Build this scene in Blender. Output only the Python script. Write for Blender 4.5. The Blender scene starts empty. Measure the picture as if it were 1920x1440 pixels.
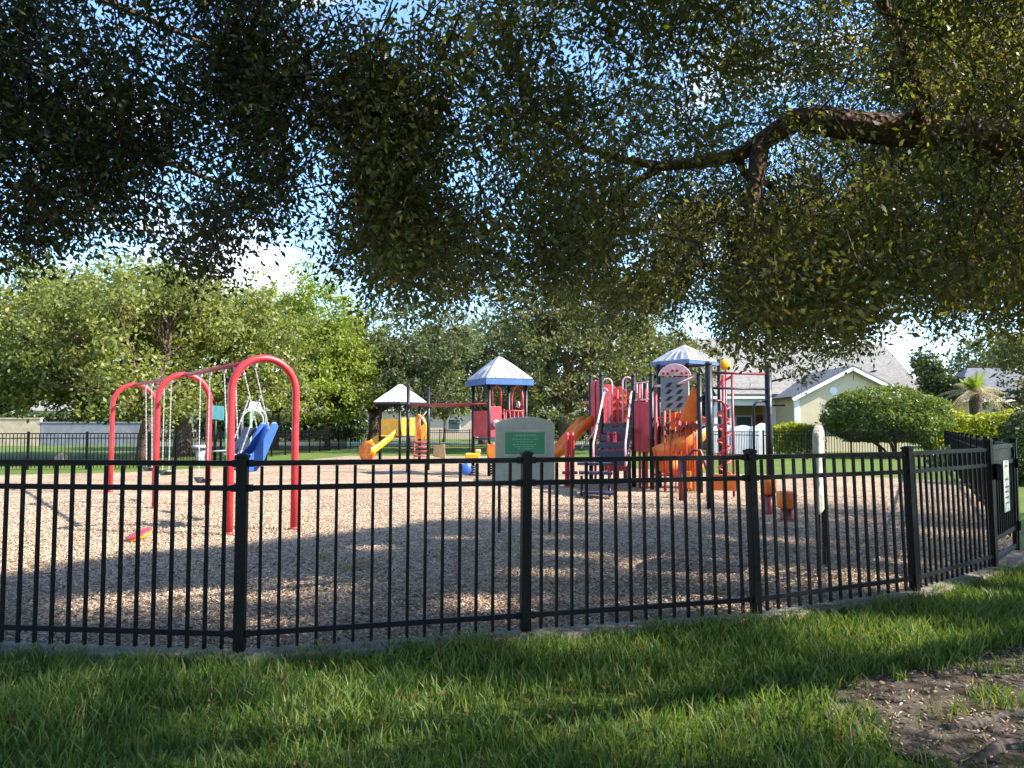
import bpy, bmesh, math, random
import numpy as np
from mathutils import Vector, Matrix, noise

R = math.radians
rnd = random.Random(7)
rng = np.random.default_rng(11)
sc = bpy.context.scene
COL = sc.collection

# ------------------------------------------------------------------ camera
CAM_H = 1.43
F = 1440.0
PITCH = math.atan(80 / F)
cam_d = bpy.data.cameras.new('camera')
cam = bpy.data.objects.new('camera', cam_d)
COL.objects.link(cam)
cam.location = (0, 0, CAM_H)
cam.rotation_euler = (R(90) + PITCH, 0, 0)
cam_d.sensor_width = 36
cam_d.lens = 27
cam_d.clip_start = 0.05
cam_d.clip_end = 2000
sc.camera = cam
CP, SP = math.cos(PITCH), math.sin(PITCH)


def P(px, py, Y):
    """world point at depth Y seen at photo pixel (px, py)"""
    u = (px - 960) / F
    v = (720 - py) / F
    s = Y / (CP - v * SP)
    return Vector((u * s, Y, CAM_H + (SP + v * CP) * s))


def G(px, py):
    """ground point under photo pixel (px, py)"""
    u = (px - 960) / F
    v = (720 - py) / F
    s = -CAM_H / (SP + v * CP)
    return Vector((u * s, (CP - v * SP) * s, 0))


def XY(px, Y):
    return Vector((P(px, 800, Y).x, Y, 0))


# ------------------------------------------------------------------ materials
def nodes_of(name):
    m = bpy.data.materials.new(name)
    m.use_nodes = True
    nt = m.node_tree
    b = nt.nodes['Principled BSDF']
    return m, nt, b


def set_spec(b, v):
    b.inputs['Specular IOR Level'].default_value = v


def mat(name, c, rough=0.5, c2=None, scale=8.0, metal=0.0, bump=0.0, bscale=60.0, spec=0.5, detail=4.0):
    """painted / plain surface with mottled colour and a fine bump"""
    m, nt, b = nodes_of(name)
    b.inputs['Roughness'].default_value = rough
    b.inputs['Metallic'].default_value = metal
    set_spec(b, spec)
    tc = nt.nodes.new('ShaderNodeTexCoord')
    n = nt.nodes.new('ShaderNodeTexNoise')
    n.inputs['Scale'].default_value = scale
    n.inputs['Detail'].default_value = detail
    nt.links.new(tc.outputs['Object'], n.inputs['Vector'])
    r = nt.nodes.new('ShaderNodeValToRGB')
    if c2 is None:
        c2 = tuple(x * 0.78 for x in c)
    r.color_ramp.elements[0].position = 0.35
    r.color_ramp.elements[1].position = 0.68
    r.color_ramp.elements[0].color = (*c2, 1)
    r.color_ramp.elements[1].color = (*c, 1)
    nt.links.new(n.outputs['Fac'], r.inputs['Fac'])
    nt.links.new(r.outputs['Color'], b.inputs['Base Color'])
    if bump:
        n2 = nt.nodes.new('ShaderNodeTexNoise')
        n2.inputs['Scale'].default_value = bscale
        n2.inputs['Detail'].default_value = 5
        nt.links.new(tc.outputs['Object'], n2.inputs['Vector'])
        bp = nt.nodes.new('ShaderNodeBump')
        bp.inputs['Strength'].default_value = bump
        bp.inputs['Distance'].default_value = 0.02
        nt.links.new(n2.outputs['Fac'], bp.inputs['Height'])
        nt.links.new(bp.outputs['Normal'], b.inputs['Normal'])
    return m


def leaf_mat(name, cols, trans=0.45, rough=0.45, tcol=None, spec=0.4):
    """leaves: one colour per leaf out of a ramp, part of the light passes through"""
    m, nt, b = nodes_of(name)
    geo = nt.nodes.new('ShaderNodeNewGeometry')
    r = nt.nodes.new('ShaderNodeValToRGB')
    els = r.color_ramp.elements
    k = len(cols)
    els[0].position, els[0].color = 0.0, (*cols[0], 1)
    els[1].position, els[1].color = 1.0, (*cols[-1], 1)
    for i in range(1, k - 1):
        e = els.new(i / (k - 1))
        e.color = (*cols[i], 1)
    nt.links.new(geo.outputs['Random Per Island'], r.inputs['Fac'])
    nt.links.new(r.outputs['Color'], b.inputs['Base Color'])
    b.inputs['Roughness'].default_value = rough
    set_spec(b, spec)
    t = nt.nodes.new('ShaderNodeBsdfTranslucent')
    mul = nt.nodes.new('ShaderNodeMixRGB')
    mul.blend_type = 'MULTIPLY'
    mul.inputs['Fac'].default_value = 1
    mul.inputs['Color2'].default_value = (*(tcol or (1.6, 1.5, 0.6)), 1)
    nt.links.new(r.outputs['Color'], mul.inputs['Color1'])
    nt.links.new(mul.outputs['Color'], t.inputs['Color'])
    mix = nt.nodes.new('ShaderNodeMixShader')
    mix.inputs['Fac'].default_value = trans
    nt.links.new(b.outputs['BSDF'], mix.inputs[1])
    nt.links.new(t.outputs['BSDF'], mix.inputs[2])
    nt.links.new(mix.outputs['Shader'], nt.nodes['Material Output'].inputs['Surface'])
    return m


def bark_mat(name, c, c2):
    m, nt, b = nodes_of(name)
    tc = nt.nodes.new('ShaderNodeTexCoord')
    n = nt.nodes.new('ShaderNodeTexNoise')
    n.inputs['Scale'].default_value = 14
    n.inputs['Detail'].default_value = 8
    n.inputs['Roughness'].default_value = 0.7
    nt.links.new(tc.outputs['Object'], n.inputs['Vector'])
    r = nt.nodes.new('ShaderNodeValToRGB')
    r.color_ramp.elements[0].position = 0.35
    r.color_ramp.elements[1].position = 0.65
    r.color_ramp.elements[0].color = (*c2, 1)
    r.color_ramp.elements[1].color = (*c, 1)
    nt.links.new(n.outputs['Fac'], r.inputs['Fac'])
    nt.links.new(r.outputs['Color'], b.inputs['Base Color'])
    b.inputs['Roughness'].default_value = 0.95
    set_spec(b, 0.1)
    v = nt.nodes.new('ShaderNodeTexVoronoi')
    v.inputs['Scale'].default_value = 22
    nt.links.new(tc.outputs['Object'], v.inputs['Vector'])
    bp = nt.nodes.new('ShaderNodeBump')
    bp.inputs['Strength'].default_value = 0.9
    bp.inputs['Distance'].default_value = 0.03
    nt.links.new(v.outputs['Distance'], bp.inputs['Height'])
    nt.links.new(bp.outputs['Normal'], b.inputs['Normal'])
    return m


def mulch_mat():
    m, nt, b = nodes_of('mulch')
    tc = nt.nodes.new('ShaderNodeTexCoord')
    mp = nt.nodes.new('ShaderNodeMapping')
    mp.inputs['Scale'].default_value = (1, 1.6, 1)
    nt.links.new(tc.outputs['Object'], mp.inputs['Vector'])
    v = nt.nodes.new('ShaderNodeTexVoronoi')
    v.inputs['Scale'].default_value = 26
    v.inputs['Randomness'].default_value = 1
    nt.links.new(mp.outputs['Vector'], v.inputs['Vector'])
    sep = nt.nodes.new('ShaderNodeSeparateColor')
    nt.links.new(v.outputs['Color'], sep.inputs['Color'])
    r = nt.nodes.new('ShaderNodeValToRGB')
    e = r.color_ramp.elements
    e[0].position, e[0].color = 0.0, (0.12, 0.09, 0.07, 1)
    e[1].position, e[1].color = 1.0, (0.60, 0.465, 0.335, 1)
    k = e.new(0.4)
    k.color = (0.35, 0.26, 0.185, 1)
    k = e.new(0.75)
    k.color = (0.46, 0.345, 0.25, 1)
    nt.links.new(sep.outputs[0], r.inputs['Fac'])
    n = nt.nodes.new('ShaderNodeTexNoise')
    n.inputs['Scale'].default_value = 0.9
    n.inputs['Detail'].default_value = 6
    nt.links.new(tc.outputs['Object'], n.inputs['Vector'])
    r2 = nt.nodes.new('ShaderNodeValToRGB')
    r2.color_ramp.elements[0].position = 0.3
    r2.color_ramp.elements[1].position = 0.7
    r2.color_ramp.elements[0].color = (0.66, 0.62, 0.58, 1)
    r2.color_ramp.elements[1].color = (1.08, 1.05, 1.0, 1)
    nt.links.new(n.outputs['Fac'], r2.inputs['Fac'])
    mx = nt.nodes.new('ShaderNodeMixRGB')
    mx.blend_type = 'MULTIPLY'
    mx.inputs['Fac'].default_value = 1
    nt.links.new(r.outputs['Color'], mx.inputs['Color1'])
    nt.links.new(r2.outputs['Color'], mx.inputs['Color2'])
    nt.links.new(mx.outputs['Color'], b.inputs['Base Color'])
    b.inputs['Roughness'].default_value = 0.95
    set_spec(b, 0.1)
    bp = nt.nodes.new('ShaderNodeBump')
    bp.inputs['Strength'].default_value = 0.8
    bp.inputs['Distance'].default_value = 0.03
    nt.links.new(v.outputs['Distance'], bp.inputs['Height'])
    nt.links.new(bp.outputs['Normal'], b.inputs['Normal'])
    return m


def lawn_mat():
    m, nt, b = nodes_of('lawn')
    tc = nt.nodes.new('ShaderNodeTexCoord')
    n = nt.nodes.new('ShaderNodeTexNoise')
    n.inputs['Scale'].default_value = 30
    n.inputs['Detail'].default_value = 8
    n.inputs['Roughness'].default_value = 0.75
    nt.links.new(tc.outputs['Object'], n.inputs['Vector'])
    r = nt.nodes.new('ShaderNodeValToRGB')
    e = r.color_ramp.elements
    e[0].position, e[0].color = 0.3, (0.04, 0.062, 0.018, 1)
    e[1].position, e[1].color = 0.7, (0.13, 0.20, 0.04, 1)
    nt.links.new(n.outputs['Fac'], r.inputs['Fac'])
    n2 = nt.nodes.new('ShaderNodeTexNoise')
    n2.inputs['Scale'].default_value = 0.35
    n2.inputs['Detail'].default_value = 5
    nt.links.new(tc.outputs['Object'], n2.inputs['Vector'])
    r2 = nt.nodes.new('ShaderNodeValToRGB')
    r2.color_ramp.elements[0].position = 0.35
    r2.color_ramp.elements[1].position = 0.7
    r2.color_ramp.elements[0].color = (0.9, 0.95, 0.9, 1)
    r2.color_ramp.elements[1].color = (1.25, 1.1, 0.9, 1)
    nt.links.new(n2.outputs['Fac'], r2.inputs['Fac'])
    mx = nt.nodes.new('ShaderNodeMixRGB')
    mx.blend_type = 'MULTIPLY'
    mx.inputs['Fac'].default_value = 1
    nt.links.new(r.outputs['Color'], mx.inputs['Color1'])
    nt.links.new(r2.outputs['Color'], mx.inputs['Color2'])
    nt.links.new(mx.outputs['Color'], b.inputs['Base Color'])
    b.inputs['Roughness'].default_value = 0.9
    set_spec(b, 0.15)
    bp = nt.nodes.new('ShaderNodeBump')
    bp.inputs['Strength'].default_value = 0.7
    bp.inputs['Distance'].default_value = 0.05
    nt.links.new(n.outputs['Fac'], bp.inputs['Height'])
    nt.links.new(bp.outputs['Normal'], b.inputs['Normal'])
    return m


def shingle_mat(name, c, c2):
    m, nt, b = nodes_of(name)
    tc = nt.nodes.new('ShaderNodeTexCoord')
    mp = nt.nodes.new('ShaderNodeMapping')
    mp.inputs['Scale'].default_value = (3, 3, 7)
    nt.links.new(tc.outputs['Object'], mp.inputs['Vector'])
    v = nt.nodes.new('ShaderNodeTexVoronoi')
    v.inputs['Scale'].default_value = 1.6
    nt.links.new(mp.outputs['Vector'], v.inputs['Vector'])
    sep = nt.nodes.new('ShaderNodeSeparateColor')
    nt.links.new(v.outputs['Color'], sep.inputs['Color'])
    r = nt.nodes.new('ShaderNodeValToRGB')
    r.color_ramp.elements[0].color = (*c2, 1)
    r.color_ramp.elements[1].color = (*c, 1)
    nt.links.new(sep.outputs[0], r.inputs['Fac'])
    nt.links.new(r.outputs['Color'], b.inputs['Base Color'])
    b.inputs['Roughness'].default_value = 0.9
    set_spec(b, 0.2)
    w = nt.nodes.new('ShaderNodeTexWave')
    w.bands_direction = 'Z'
    w.inputs['Scale'].default_value = 2.5
    nt.links.new(tc.outputs['Object'], w.inputs['Vector'])
    bp = nt.nodes.new('ShaderNodeBump')
    bp.inputs['Strength'].default_value = 0.4
    nt.links.new(w.outputs['Fac'], bp.inputs['Height'])
    nt.links.new(bp.outputs['Normal'], b.inputs['Normal'])
    return m


M = {}
M['black'] = mat('black_powder_coat', (0.007, 0.007, 0.008), 0.5, (0.004, 0.004, 0.005), 25, bump=0.05, bscale=200, spec=0.14)
M['red'] = mat('red_paint', (0.58, 0.035, 0.042), 0.38, (0.43, 0.022, 0.028), 5, bump=0.03, bscale=120)
M['darkred'] = mat('dark_red_paint', (0.36, 0.03, 0.035), 0.4, (0.26, 0.022, 0.026), 10)
M['maroon'] = mat('maroon_paint', (0.20, 0.025, 0.03), 0.4)
M['redplastic'] = mat('red_plastic', (0.52, 0.05, 0.065), 0.5, (0.36, 0.025, 0.035), 4, bump=0.04)
M['orange'] = mat('orange_plastic', (0.86, 0.24, 0.02), 0.45, (0.62, 0.12, 0.010), 3, bump=0.03)
M['yellow'] = mat('yellow_plastic', (0.83, 0.44, 0.02), 0.4, (0.74, 0.35, 0.018), 5, bump=0.03)
M['tan'] = mat('tan_plastic', (0.6, 0.42, 0.2), 0.5)
M['blue'] = mat('blue_plastic', (0.035, 0.13, 0.48), 0.4, (0.028, 0.10, 0.38), 6)
M['fascia'] = mat('blue_roof_trim', (0.05, 0.13, 0.33), 0.45, (0.04, 0.10, 0.26), 6)
M['navy'] = mat('navy_coated_steel', (0.03, 0.035, 0.07), 0.5, (0.02, 0.024, 0.05), 12)
M['post'] = mat('dark_post_paint', (0.012, 0.012, 0.015), 0.42, (0.008, 0.008, 0.010), 10, spec=0.35)
M['teal'] = mat('teal_plastic', (0.05, 0.20, 0.22), 0.45)
M['palegreen'] = mat('pale_green_plastic', (0.20, 0.42, 0.22), 0.5)
M['roofgrey'] = mat('grey_plastic_roof', (0.44, 0.44, 0.47), 0.55, (0.33, 0.33, 0.36), 9, bump=0.06, bscale=30)
M['roofwhite'] = mat('white_plastic_roof', (0.60, 0.59, 0.56), 0.55, (0.48, 0.47, 0.45), 9, bump=0.06, bscale=30)
M['greyplastic'] = mat('grey_plastic', (0.25, 0.25, 0.27), 0.5, (0.2, 0.2, 0.22), 7)
M['pinkwhite'] = mat('faded_pink_plastic', (0.72, 0.50, 0.50), 0.5, (0.62, 0.36, 0.38), 16)
M['galv'] = mat('galvanised_chain', (0.5, 0.5, 0.5), 0.45, (0.36, 0.36, 0.37), 60, metal=0.4)
M['rubber'] = mat('black_rubber', (0.02, 0.02, 0.022), 0.7)
M['signgrey'] = mat('grey_green_recycled_plastic', (0.44, 0.425, 0.365), 0.6, (0.37, 0.36, 0.31), 12, bump=0.08, bscale=150)
M['signgreen'] = mat('green_sign_face', (0.02, 0.24, 0.11), 0.35, (0.018, 0.20, 0.09), 9)
M['signmark'] = mat('pale_green_print', (0.20, 0.48, 0.32), 0.5)
M['signwhite'] = mat('white_notice_face', (0.58, 0.60, 0.55), 0.5, (0.48, 0.50, 0.45), 10)
M['ink'] = mat('dark_print', (0.06, 0.07, 0.07), 0.5)
M['concrete'] = mat('concrete', (0.25, 0.225, 0.19), 0.9, (0.13, 0.115, 0.095), 5, bump=0.3, bscale=70, spec=0.2)
M['path'] = mat('path_concrete', (0.40, 0.38, 0.36), 0.9, (0.30, 0.29, 0.27), 3, bump=0.2, bscale=70, spec=0.2)
M['dirt'] = mat('bare_dirt', (0.14, 0.115, 0.098), 0.98, (0.035, 0.028, 0.023), 7, bump=0.9, bscale=30, spec=0.05, detail=9)
M['asphalt'] = mat('asphalt', (0.16, 0.16, 0.165), 0.9, (0.12, 0.12, 0.12), 5)
M['cream'] = mat('cream_stucco', (0.64, 0.53, 0.35), 0.9, (0.59, 0.48, 0.31), 2, bump=0.15, bscale=40, spec=0.2)
M['peach'] = mat('peach_stucco', (0.66, 0.50, 0.38), 0.9, spec=0.2, bump=0.1)
M['beige'] = mat('beige_block_wall', (0.55, 0.44, 0.31), 0.9, (0.42, 0.33, 0.22), 2, spec=0.2, bump=0.2)
M['greywall'] = mat('grey_block_wall', (0.26, 0.26, 0.29), 0.9, (0.2, 0.2, 0.22), 2, spec=0.2, bump=0.2)
M['whitetrim'] = mat('white_trim', (0.78, 0.77, 0.73), 0.6, (0.72, 0.71, 0.67), 5)
M['vinyl'] = mat('white_vinyl', (0.80, 0.80, 0.79), 0.45, (0.74, 0.74, 0.73), 4)
M['door'] = mat('dark_red_door', (0.16, 0.03, 0.025), 0.5)
M['porchwall'] = mat('tan_porch_wall', (0.44, 0.30, 0.16), 0.9, spec=0.2)
M['glass'] = mat('window_glass', (0.06, 0.08, 0.09), 0.08)
M['shingle'] = shingle_mat('grey_shingles', (0.235, 0.222, 0.20), (0.165, 0.156, 0.14))
M['shingledark'] = shingle_mat('slate_shingles', (0.15, 0.155, 0.17), (0.10, 0.105, 0.12))
M['bark'] = bark_mat('oak_bark', (0.17, 0.115, 0.085), (0.06, 0.04, 0.03))
M['barkgrey'] = bark_mat('grey_bark', (0.12, 0.105, 0.09), (0.05, 0.043, 0.037))
M['mulch'] = mulch_mat()
M['lawn'] = lawn_mat()
M['oakleaf'] = leaf_mat('oak_leaf', [(0.058, 0.072, 0.026), (0.094, 0.112, 0.037), (0.13, 0.146, 0.050), (0.17, 0.176, 0.064), (0.14, 0.115, 0.05)], 0.5, 0.42, (1.6, 1.5, 0.55), 0.5)
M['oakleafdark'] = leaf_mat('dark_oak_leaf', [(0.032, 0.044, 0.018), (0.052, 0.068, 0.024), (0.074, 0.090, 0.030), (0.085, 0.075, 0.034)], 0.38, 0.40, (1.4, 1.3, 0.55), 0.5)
M['twig'] = bark_mat('twig_bark', (0.10, 0.07, 0.05), (0.05, 0.035, 0.025))
M['leaf_bright'] = leaf_mat('bright_leaf', [(0.117, 0.169, 0.029), (0.195, 0.247, 0.039), (0.26, 0.299, 0.058)], 0.45, 0.5, (1.5, 1.4, 0.5))
M['leaf_mid'] = leaf_mat('mid_leaf', [(0.095, 0.122, 0.033), (0.159, 0.186, 0.046), (0.238, 0.25, 0.065)], 0.42, 0.5, (1.5, 1.4, 0.5))
M['leaf_grey'] = leaf_mat('grey_green_leaf', [(0.065, 0.085, 0.039), (0.111, 0.137, 0.058), (0.169, 0.189, 0.091)], 0.38, 0.5, (1.4, 1.35, 0.6))
M['leaf_olive'] = leaf_mat('olive_leaf', [(0.058, 0.072, 0.026), (0.111, 0.124, 0.042), (0.169, 0.176, 0.065)], 0.38, 0.5, (1.4, 1.3, 0.5))
M['leaf_shrub'] = leaf_mat('shrub_leaf', [(0.07, 0.10, 0.025), (0.11, 0.15, 0.03), (0.17, 0.20, 0.045)], 0.35, 0.4, (1.4, 1.4, 0.5))
M['leaf_lime'] = leaf_mat('lime_leaf', [(0.16, 0.20, 0.02), (0.26, 0.29, 0.03), (0.34, 0.36, 0.05)], 0.45, 0.45, (1.4, 1.3, 0.5))
M['leaf_dark'] = leaf_mat('dark_shrub_leaf', [(0.03, 0.05, 0.015), (0.05, 0.075, 0.02), (0.07, 0.095, 0.03)], 0.3, 0.45)
M['frond'] = leaf_mat('green_frond', [(0.14, 0.20, 0.03), (0.22, 0.28, 0.04)], 0.4, 0.45)
M['drydfrond'] = leaf_mat('dry_frond', [(0.36, 0.27, 0.13), (0.45, 0.36, 0.2), (0.3, 0.28, 0.12)], 0.35, 0.7, (1, 1, 0.8))
M['grass'] = leaf_mat('grass_blade', [(0.044, 0.095, 0.022), (0.064, 0.13, 0.027), (0.088, 0.165, 0.032), (0.125, 0.20, 0.040), (0.17, 0.225, 0.055), (0.28, 0.26, 0.12)], 0.42, 0.5, (1.4, 1.35, 0.45), 0.3)
M['chip'] = leaf_mat('wood_chip', [(0.12, 0.083, 0.058), (0.32, 0.23, 0.165), (0.43, 0.32, 0.23), (0.51, 0.39, 0.285), (0.62, 0.50, 0.38)], 0.0, 0.9, spec=0.1)
M['deadleaf'] = leaf_mat('dead_leaf', [(0.07, 0.045, 0.025), (0.13, 0.085, 0.045), (0.20, 0.14, 0.075)], 0.15, 0.9, spec=0.1)
M['litter'] = leaf_mat('dry_leaf_litter', [(0.10, 0.07, 0.045), (0.22, 0.15, 0.09), (0.36, 0.28, 0.19), (0.50, 0.44, 0.34)], 0.1, 0.9, spec=0.1)


# ------------------------------------------------------------------ objects
OFF = {}


def tag(o, label=None, cat=None, group=None, kind=None):
    if label:
        o['label'] = label
    if cat:
        o['category'] = cat
    if group:
        o['group'] = group
    if kind:
        o['kind'] = kind
    return o


def thing(name, label, cat, loc=(0, 0, 0), group=None):
    o = bpy.data.objects.new(name, None)
    o.empty_display_size = 0.2
    COL.objects.link(o)
    o.location = loc
    OFF[o] = Vector(loc)
    return tag(o, label, cat, group)


def link_mesh(name, me, m, parent=None, smooth=False, bevel=0.0):
    o = bpy.data.objects.new(name, me)
    COL.objects.link(o)
    if m is not None:
        me.materials.append(M[m] if isinstance(m, str) else m)
    if parent is not None:
        o.parent = parent
        OFF[o] = OFF[parent]
    else:
        OFF[o] = Vector((0, 0, 0))
    if smooth:
        me.polygons.foreach_set('use_smooth', [True] * len(me.polygons))
    if bevel:
        b = o.modifiers.new('bevel', 'BEVEL')
        b.width = bevel
        b.segments = 2
        b.limit_method = 'ANGLE'
    return o


def np_mesh(name, V, Q):
    V = np.asarray(V, dtype=np.float32)
    Q = np.asarray(Q, dtype=np.int32)
    me = bpy.data.meshes.new(name)
    me.vertices.add(len(V))
    me.vertices.foreach_set('co', V.ravel())
    k = Q.shape[1]
    me.loops.add(Q.size)
    me.loops.foreach_set('vertex_index', Q.ravel())
    me.polygons.add(len(Q))
    me.polygons.foreach_set('loop_start', np.arange(0, Q.size, k, dtype=np.int32))
    me.update(calc_edges=True)
    return me


def np_obj(name, V, Q, m, parent=None, smooth=False):
    V = np.asarray(V, dtype=np.float32)
    if parent is not None:
        V = V - np.array(OFF[parent], dtype=np.float32)
    return link_mesh(name, np_mesh(name, V, Q), m, parent, smooth)


class MB:
    def __init__(self):
        self.v, self.f = [], []

    def add(self, vs, fs):
        k = len(self.v)
        self.v += [Vector(p) for p in vs]
        self.f += [tuple(i + k for i in f) for f in fs]
        return self

    def hexa(self, b, t):
        """eight corners: bottom ring b[4], top ring t[4]"""
        return self.add(list(b) + list(t), [(3, 2, 1, 0), (4, 5, 6, 7), (0, 1, 5, 4), (1, 2, 6, 5), (2, 3, 7, 6), (3, 0, 4, 7)])

    def box(self, c, s, rz=0.0):
        c = Vector(c)
        m = Matrix.Rotation(rz, 3, 'Z')
        x, y, z = s[0] / 2, s[1] / 2, s[2] / 2
        b = [c + m @ Vector(p) for p in ((-x, -y, -z), (x, -y, -z), (x, y, -z), (-x, y, -z))]
        t = [c + m @ Vector(p) for p in ((-x, -y, z), (x, -y, z), (x, y, z), (-x, y, z))]
        return self.hexa(b, t)

    def beam(self, p0, p1, w, h, up=(0, 0, 1)):
        p0, p1 = Vector(p0), Vector(p1)
        d = (p1 - p0).normalized()
        s = d.cross(Vector(up))
        if s.length < 1e-4:
            s = d.cross(Vector((1, 0, 0)))
        s.normalize()
        u = s.cross(d).normalized()
        r = [(-1, -1), (1, -1), (1, 1), (-1, 1)]
        b = [p0 + s * (a * w / 2) + u * (c * h / 2) for a, c in r]
        t = [p1 + s * (a * w / 2) + u * (c * h / 2) for a, c in r]
        return self.hexa(b, t)

    def tube(self, pts, rad, n=10, closed=False):
        pts = [Vector(p) for p in pts]
        if not hasattr(rad, '__len__'):
            rad = [rad] * len(pts)
        k0 = len(self.v)
        m = len(pts)
        prev = None
        for i, p in enumerate(pts):
            if closed:
                d = pts[(i + 1) % m] - pts[i - 1]
            else:
                d = pts[min(i + 1, m - 1)] - pts[max(i - 1, 0)]
            d.normalize()
            if prev is None:
                a = Vector((0, 0, 1)) if abs(d.z) < 0.9 else Vector((1, 0, 0))
                s = d.cross(a).normalized()
            else:
                s = prev - d * prev.dot(d)
                s.normalize()
            prev = s
            u = d.cross(s)
            for j in range(n):
                an = 2 * math.pi * j / n
                self.v.append(p + (s * math.cos(an) + u * math.sin(an)) * rad[i])
        for i in range(m if closed else m - 1):
            a, b = k0 + i * n, k0 + ((i + 1) % m) * n
            for j in range(n):
                self.f.append((a + j, a + (j + 1) % n, b + (j + 1) % n, b + j))
        if not closed:
            self.f.append(tuple(k0 + j for j in reversed(range(n))))
            self.f.append(tuple(k0 + (m - 1) * n + j for j in range(n)))
        return self

    def lathe(self, prof, c=(0, 0, 0), n=20, tilt=None):
        c = Vector(c)
        k0 = len(self.v)
        for r, z in prof:
            for j in range(n):
                an = 2 * math.pi * j / n
                p = Vector((r * math.cos(an), r * math.sin(an), z))
                if tilt is not None:
                    p = tilt @ p
                self.v.append(c + p)
        m = len(prof)
        for i in range(m - 1):
            a, b = k0 + i * n, k0 + (i + 1) * n
            for j in range(n):
                self.f.append((a + j, a + (j + 1) % n, b + (j + 1) % n, b + j))
        self.f.append(tuple(k0 + j for j in reversed(range(n))))
        self.f.append(tuple(k0 + (m - 1) * n + j for j in range(n)))
        return self

    def slab(self, poly, nrm, th):
        """planar polygon (3-D points) extruded by th along nrm"""
        poly = [Vector(p) for p in poly]
        nv = Vector(nrm).normalized() * th
        n = len(poly)
        k = len(self.v)
        self.v += poly + [p + nv for p in poly]
        self.f.append(tuple(k + i for i in reversed(range(n))))
        self.f.append(tuple(k + n + i for i in range(n)))
        for i in range(n):
            j = (i + 1) % n
            self.f.append((k + i, k + j, k + n + j, k + n + i))
        return self

    def trough(self, path, width, depth, th=0.03, side=None, n=7):
        """slide chute: U section swept along path (centre line of the bed)"""
        path = [Vector(p) for p in path]
        m = len(path)
        k0 = len(self.v)
        sec = []
        for i in range(n):
            a = math.pi * i / (n - 1)
            sec.append((-math.cos(a) * width / 2, (1 - math.sin(a) ** 0.5) * depth))
        sec_o = [(x * (1 + 2 * th / width), z - th if abs(x) < width * 0.49 else z) for x, z in sec]
        ring = sec + sec_o[::-1]
        L = len(ring)
        for i, p in enumerate(path):
            d = (path[min(i + 1, m - 1)] - path[max(i - 1, 0)]).normalized()
            s = d.cross(Vector((0, 0, 1))).normalized()
            u = s.cross(d).normalized()
            for x, z in ring:
                self.v.append(p + s * x + u * z)
        for i in range(m - 1):
            a, b = k0 + i * L, k0 + (i + 1) * L
            for j in range(L):
                self.f.append((a + j, a + (j + 1) % L, b + (j + 1) % L, b + j))
        for e in (0, m - 1):
            for j in range(n - 1):
                a = k0 + e * L
                self.f.append((a + j, a + j + 1, a + L - 2 - j, a + L - 1 - j))
        return self

    def build(self, name, m, parent=None, smooth=False, bevel=0.0):
        off = OFF[parent] if parent is not None else Vector((0, 0, 0))
        me = bpy.data.meshes.new(name)
        me.from_pydata([tuple(p - off) for p in self.v], [], self.f)
        bm = bmesh.new()
        bm.from_mesh(me)
        bmesh.ops.recalc_face_normals(bm, faces=bm.faces)
        bm.to_mesh(me)
        bm.free()
        me.update()
        o = link_mesh(name, me, m, parent, False, bevel)
        if smooth:
            for p in me.polygons:
                p.use_smooth = len(p.vertices) <= 4
        return o


def copy_tree(o, loc, label=None):
    c = o.copy()
    COL.objects.link(c)
    c.location = loc
    if label:
        c['label'] = label
    for ch in list(o.children):
        d = ch.copy()
        COL.objects.link(d)
        d.parent = c
        for g in list(ch.children):
            e = g.copy()
            COL.objects.link(e)
            e.parent = d
    return c


def leaf_arrays(C, L, W, bias=0.0, axis=None, r=rng, fold=0.0):
    """one diamond-shaped leaf per centre; bias tips the leaf faces upward"""
    n = len(C)
    nr = r.normal(size=(n, 3))
    nr /= np.linalg.norm(nr, axis=1)[:, None]
    nr[:, 2] = nr[:, 2] + bias
    nr /= np.linalg.norm(nr, axis=1)[:, None]
    d = r.normal(size=(n, 3)) if axis is None else axis + r.normal(size=(n, 3)) * 0.55
    d -= nr * (d * nr).sum(1)[:, None]
    d /= np.linalg.norm(d, axis=1)[:, None] + 1e-9
    w = np.cross(nr, d)
    s = r.uniform(0.7, 1.3, n)[:, None]
    a = C - d * (L / 2 * s)
    b = C + w * (W / 2 * s) - d * (L * 0.08 * s) + nr * fold
    c = C + d * (L / 2 * s)
    e = C - w * (W / 2 * s) - d * (L * 0.08 * s) + nr * fold
    V = np.stack([a, b, c, e], 1).reshape(-1, 3)
    Q = np.arange(4 * n, dtype=np.int32).reshape(-1, 4)
    return V, Q


# ------------------------------------------------------------------ world and sun
SUN_EL = R(39)
sx, sy = 0.977, -0.21
hn = math.hypot(sx, sy)
SUN = Vector((sx / hn * math.cos(SUN_EL), sy / hn * math.cos(SUN_EL), math.sin(SUN_EL)))
w = bpy.data.worlds.new('World')
sc.world = w
w.use_nodes = True
nt = w.node_tree
bg = nt.nodes['Background']
sky = nt.nodes.new('ShaderNodeTexSky')
sky.sky_type = 'NISHITA'
sky.sun_disc = False
sky.sun_elevation = SUN_EL
sky.sun_rotation = math.atan2(SUN.x, SUN.y)
sky.altitude = 20
sky.air_density = 1.0
sky.dust_density = 0.1
sky.ozone_density = 1.6
tc = nt.nodes.new('ShaderNodeTexCoord')
mp = nt.nodes.new('ShaderNodeMapping')
mp.inputs['Scale'].default_value = (1, 1, 2.6)
mp.inputs['Location'].default_value = (0.35, 0.1, 0.0)
nt.links.new(tc.outputs['Generated'], mp.inputs['Vector'])
nz = nt.nodes.new('ShaderNodeTexNoise')
nz.inputs['Scale'].default_value = 3.2
nz.inputs['Detail'].default_value = 8
nz.inputs['Roughness'].default_value = 0.6
nt.links.new(mp.outputs['Vector'], nz.inputs['Vector'])
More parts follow.
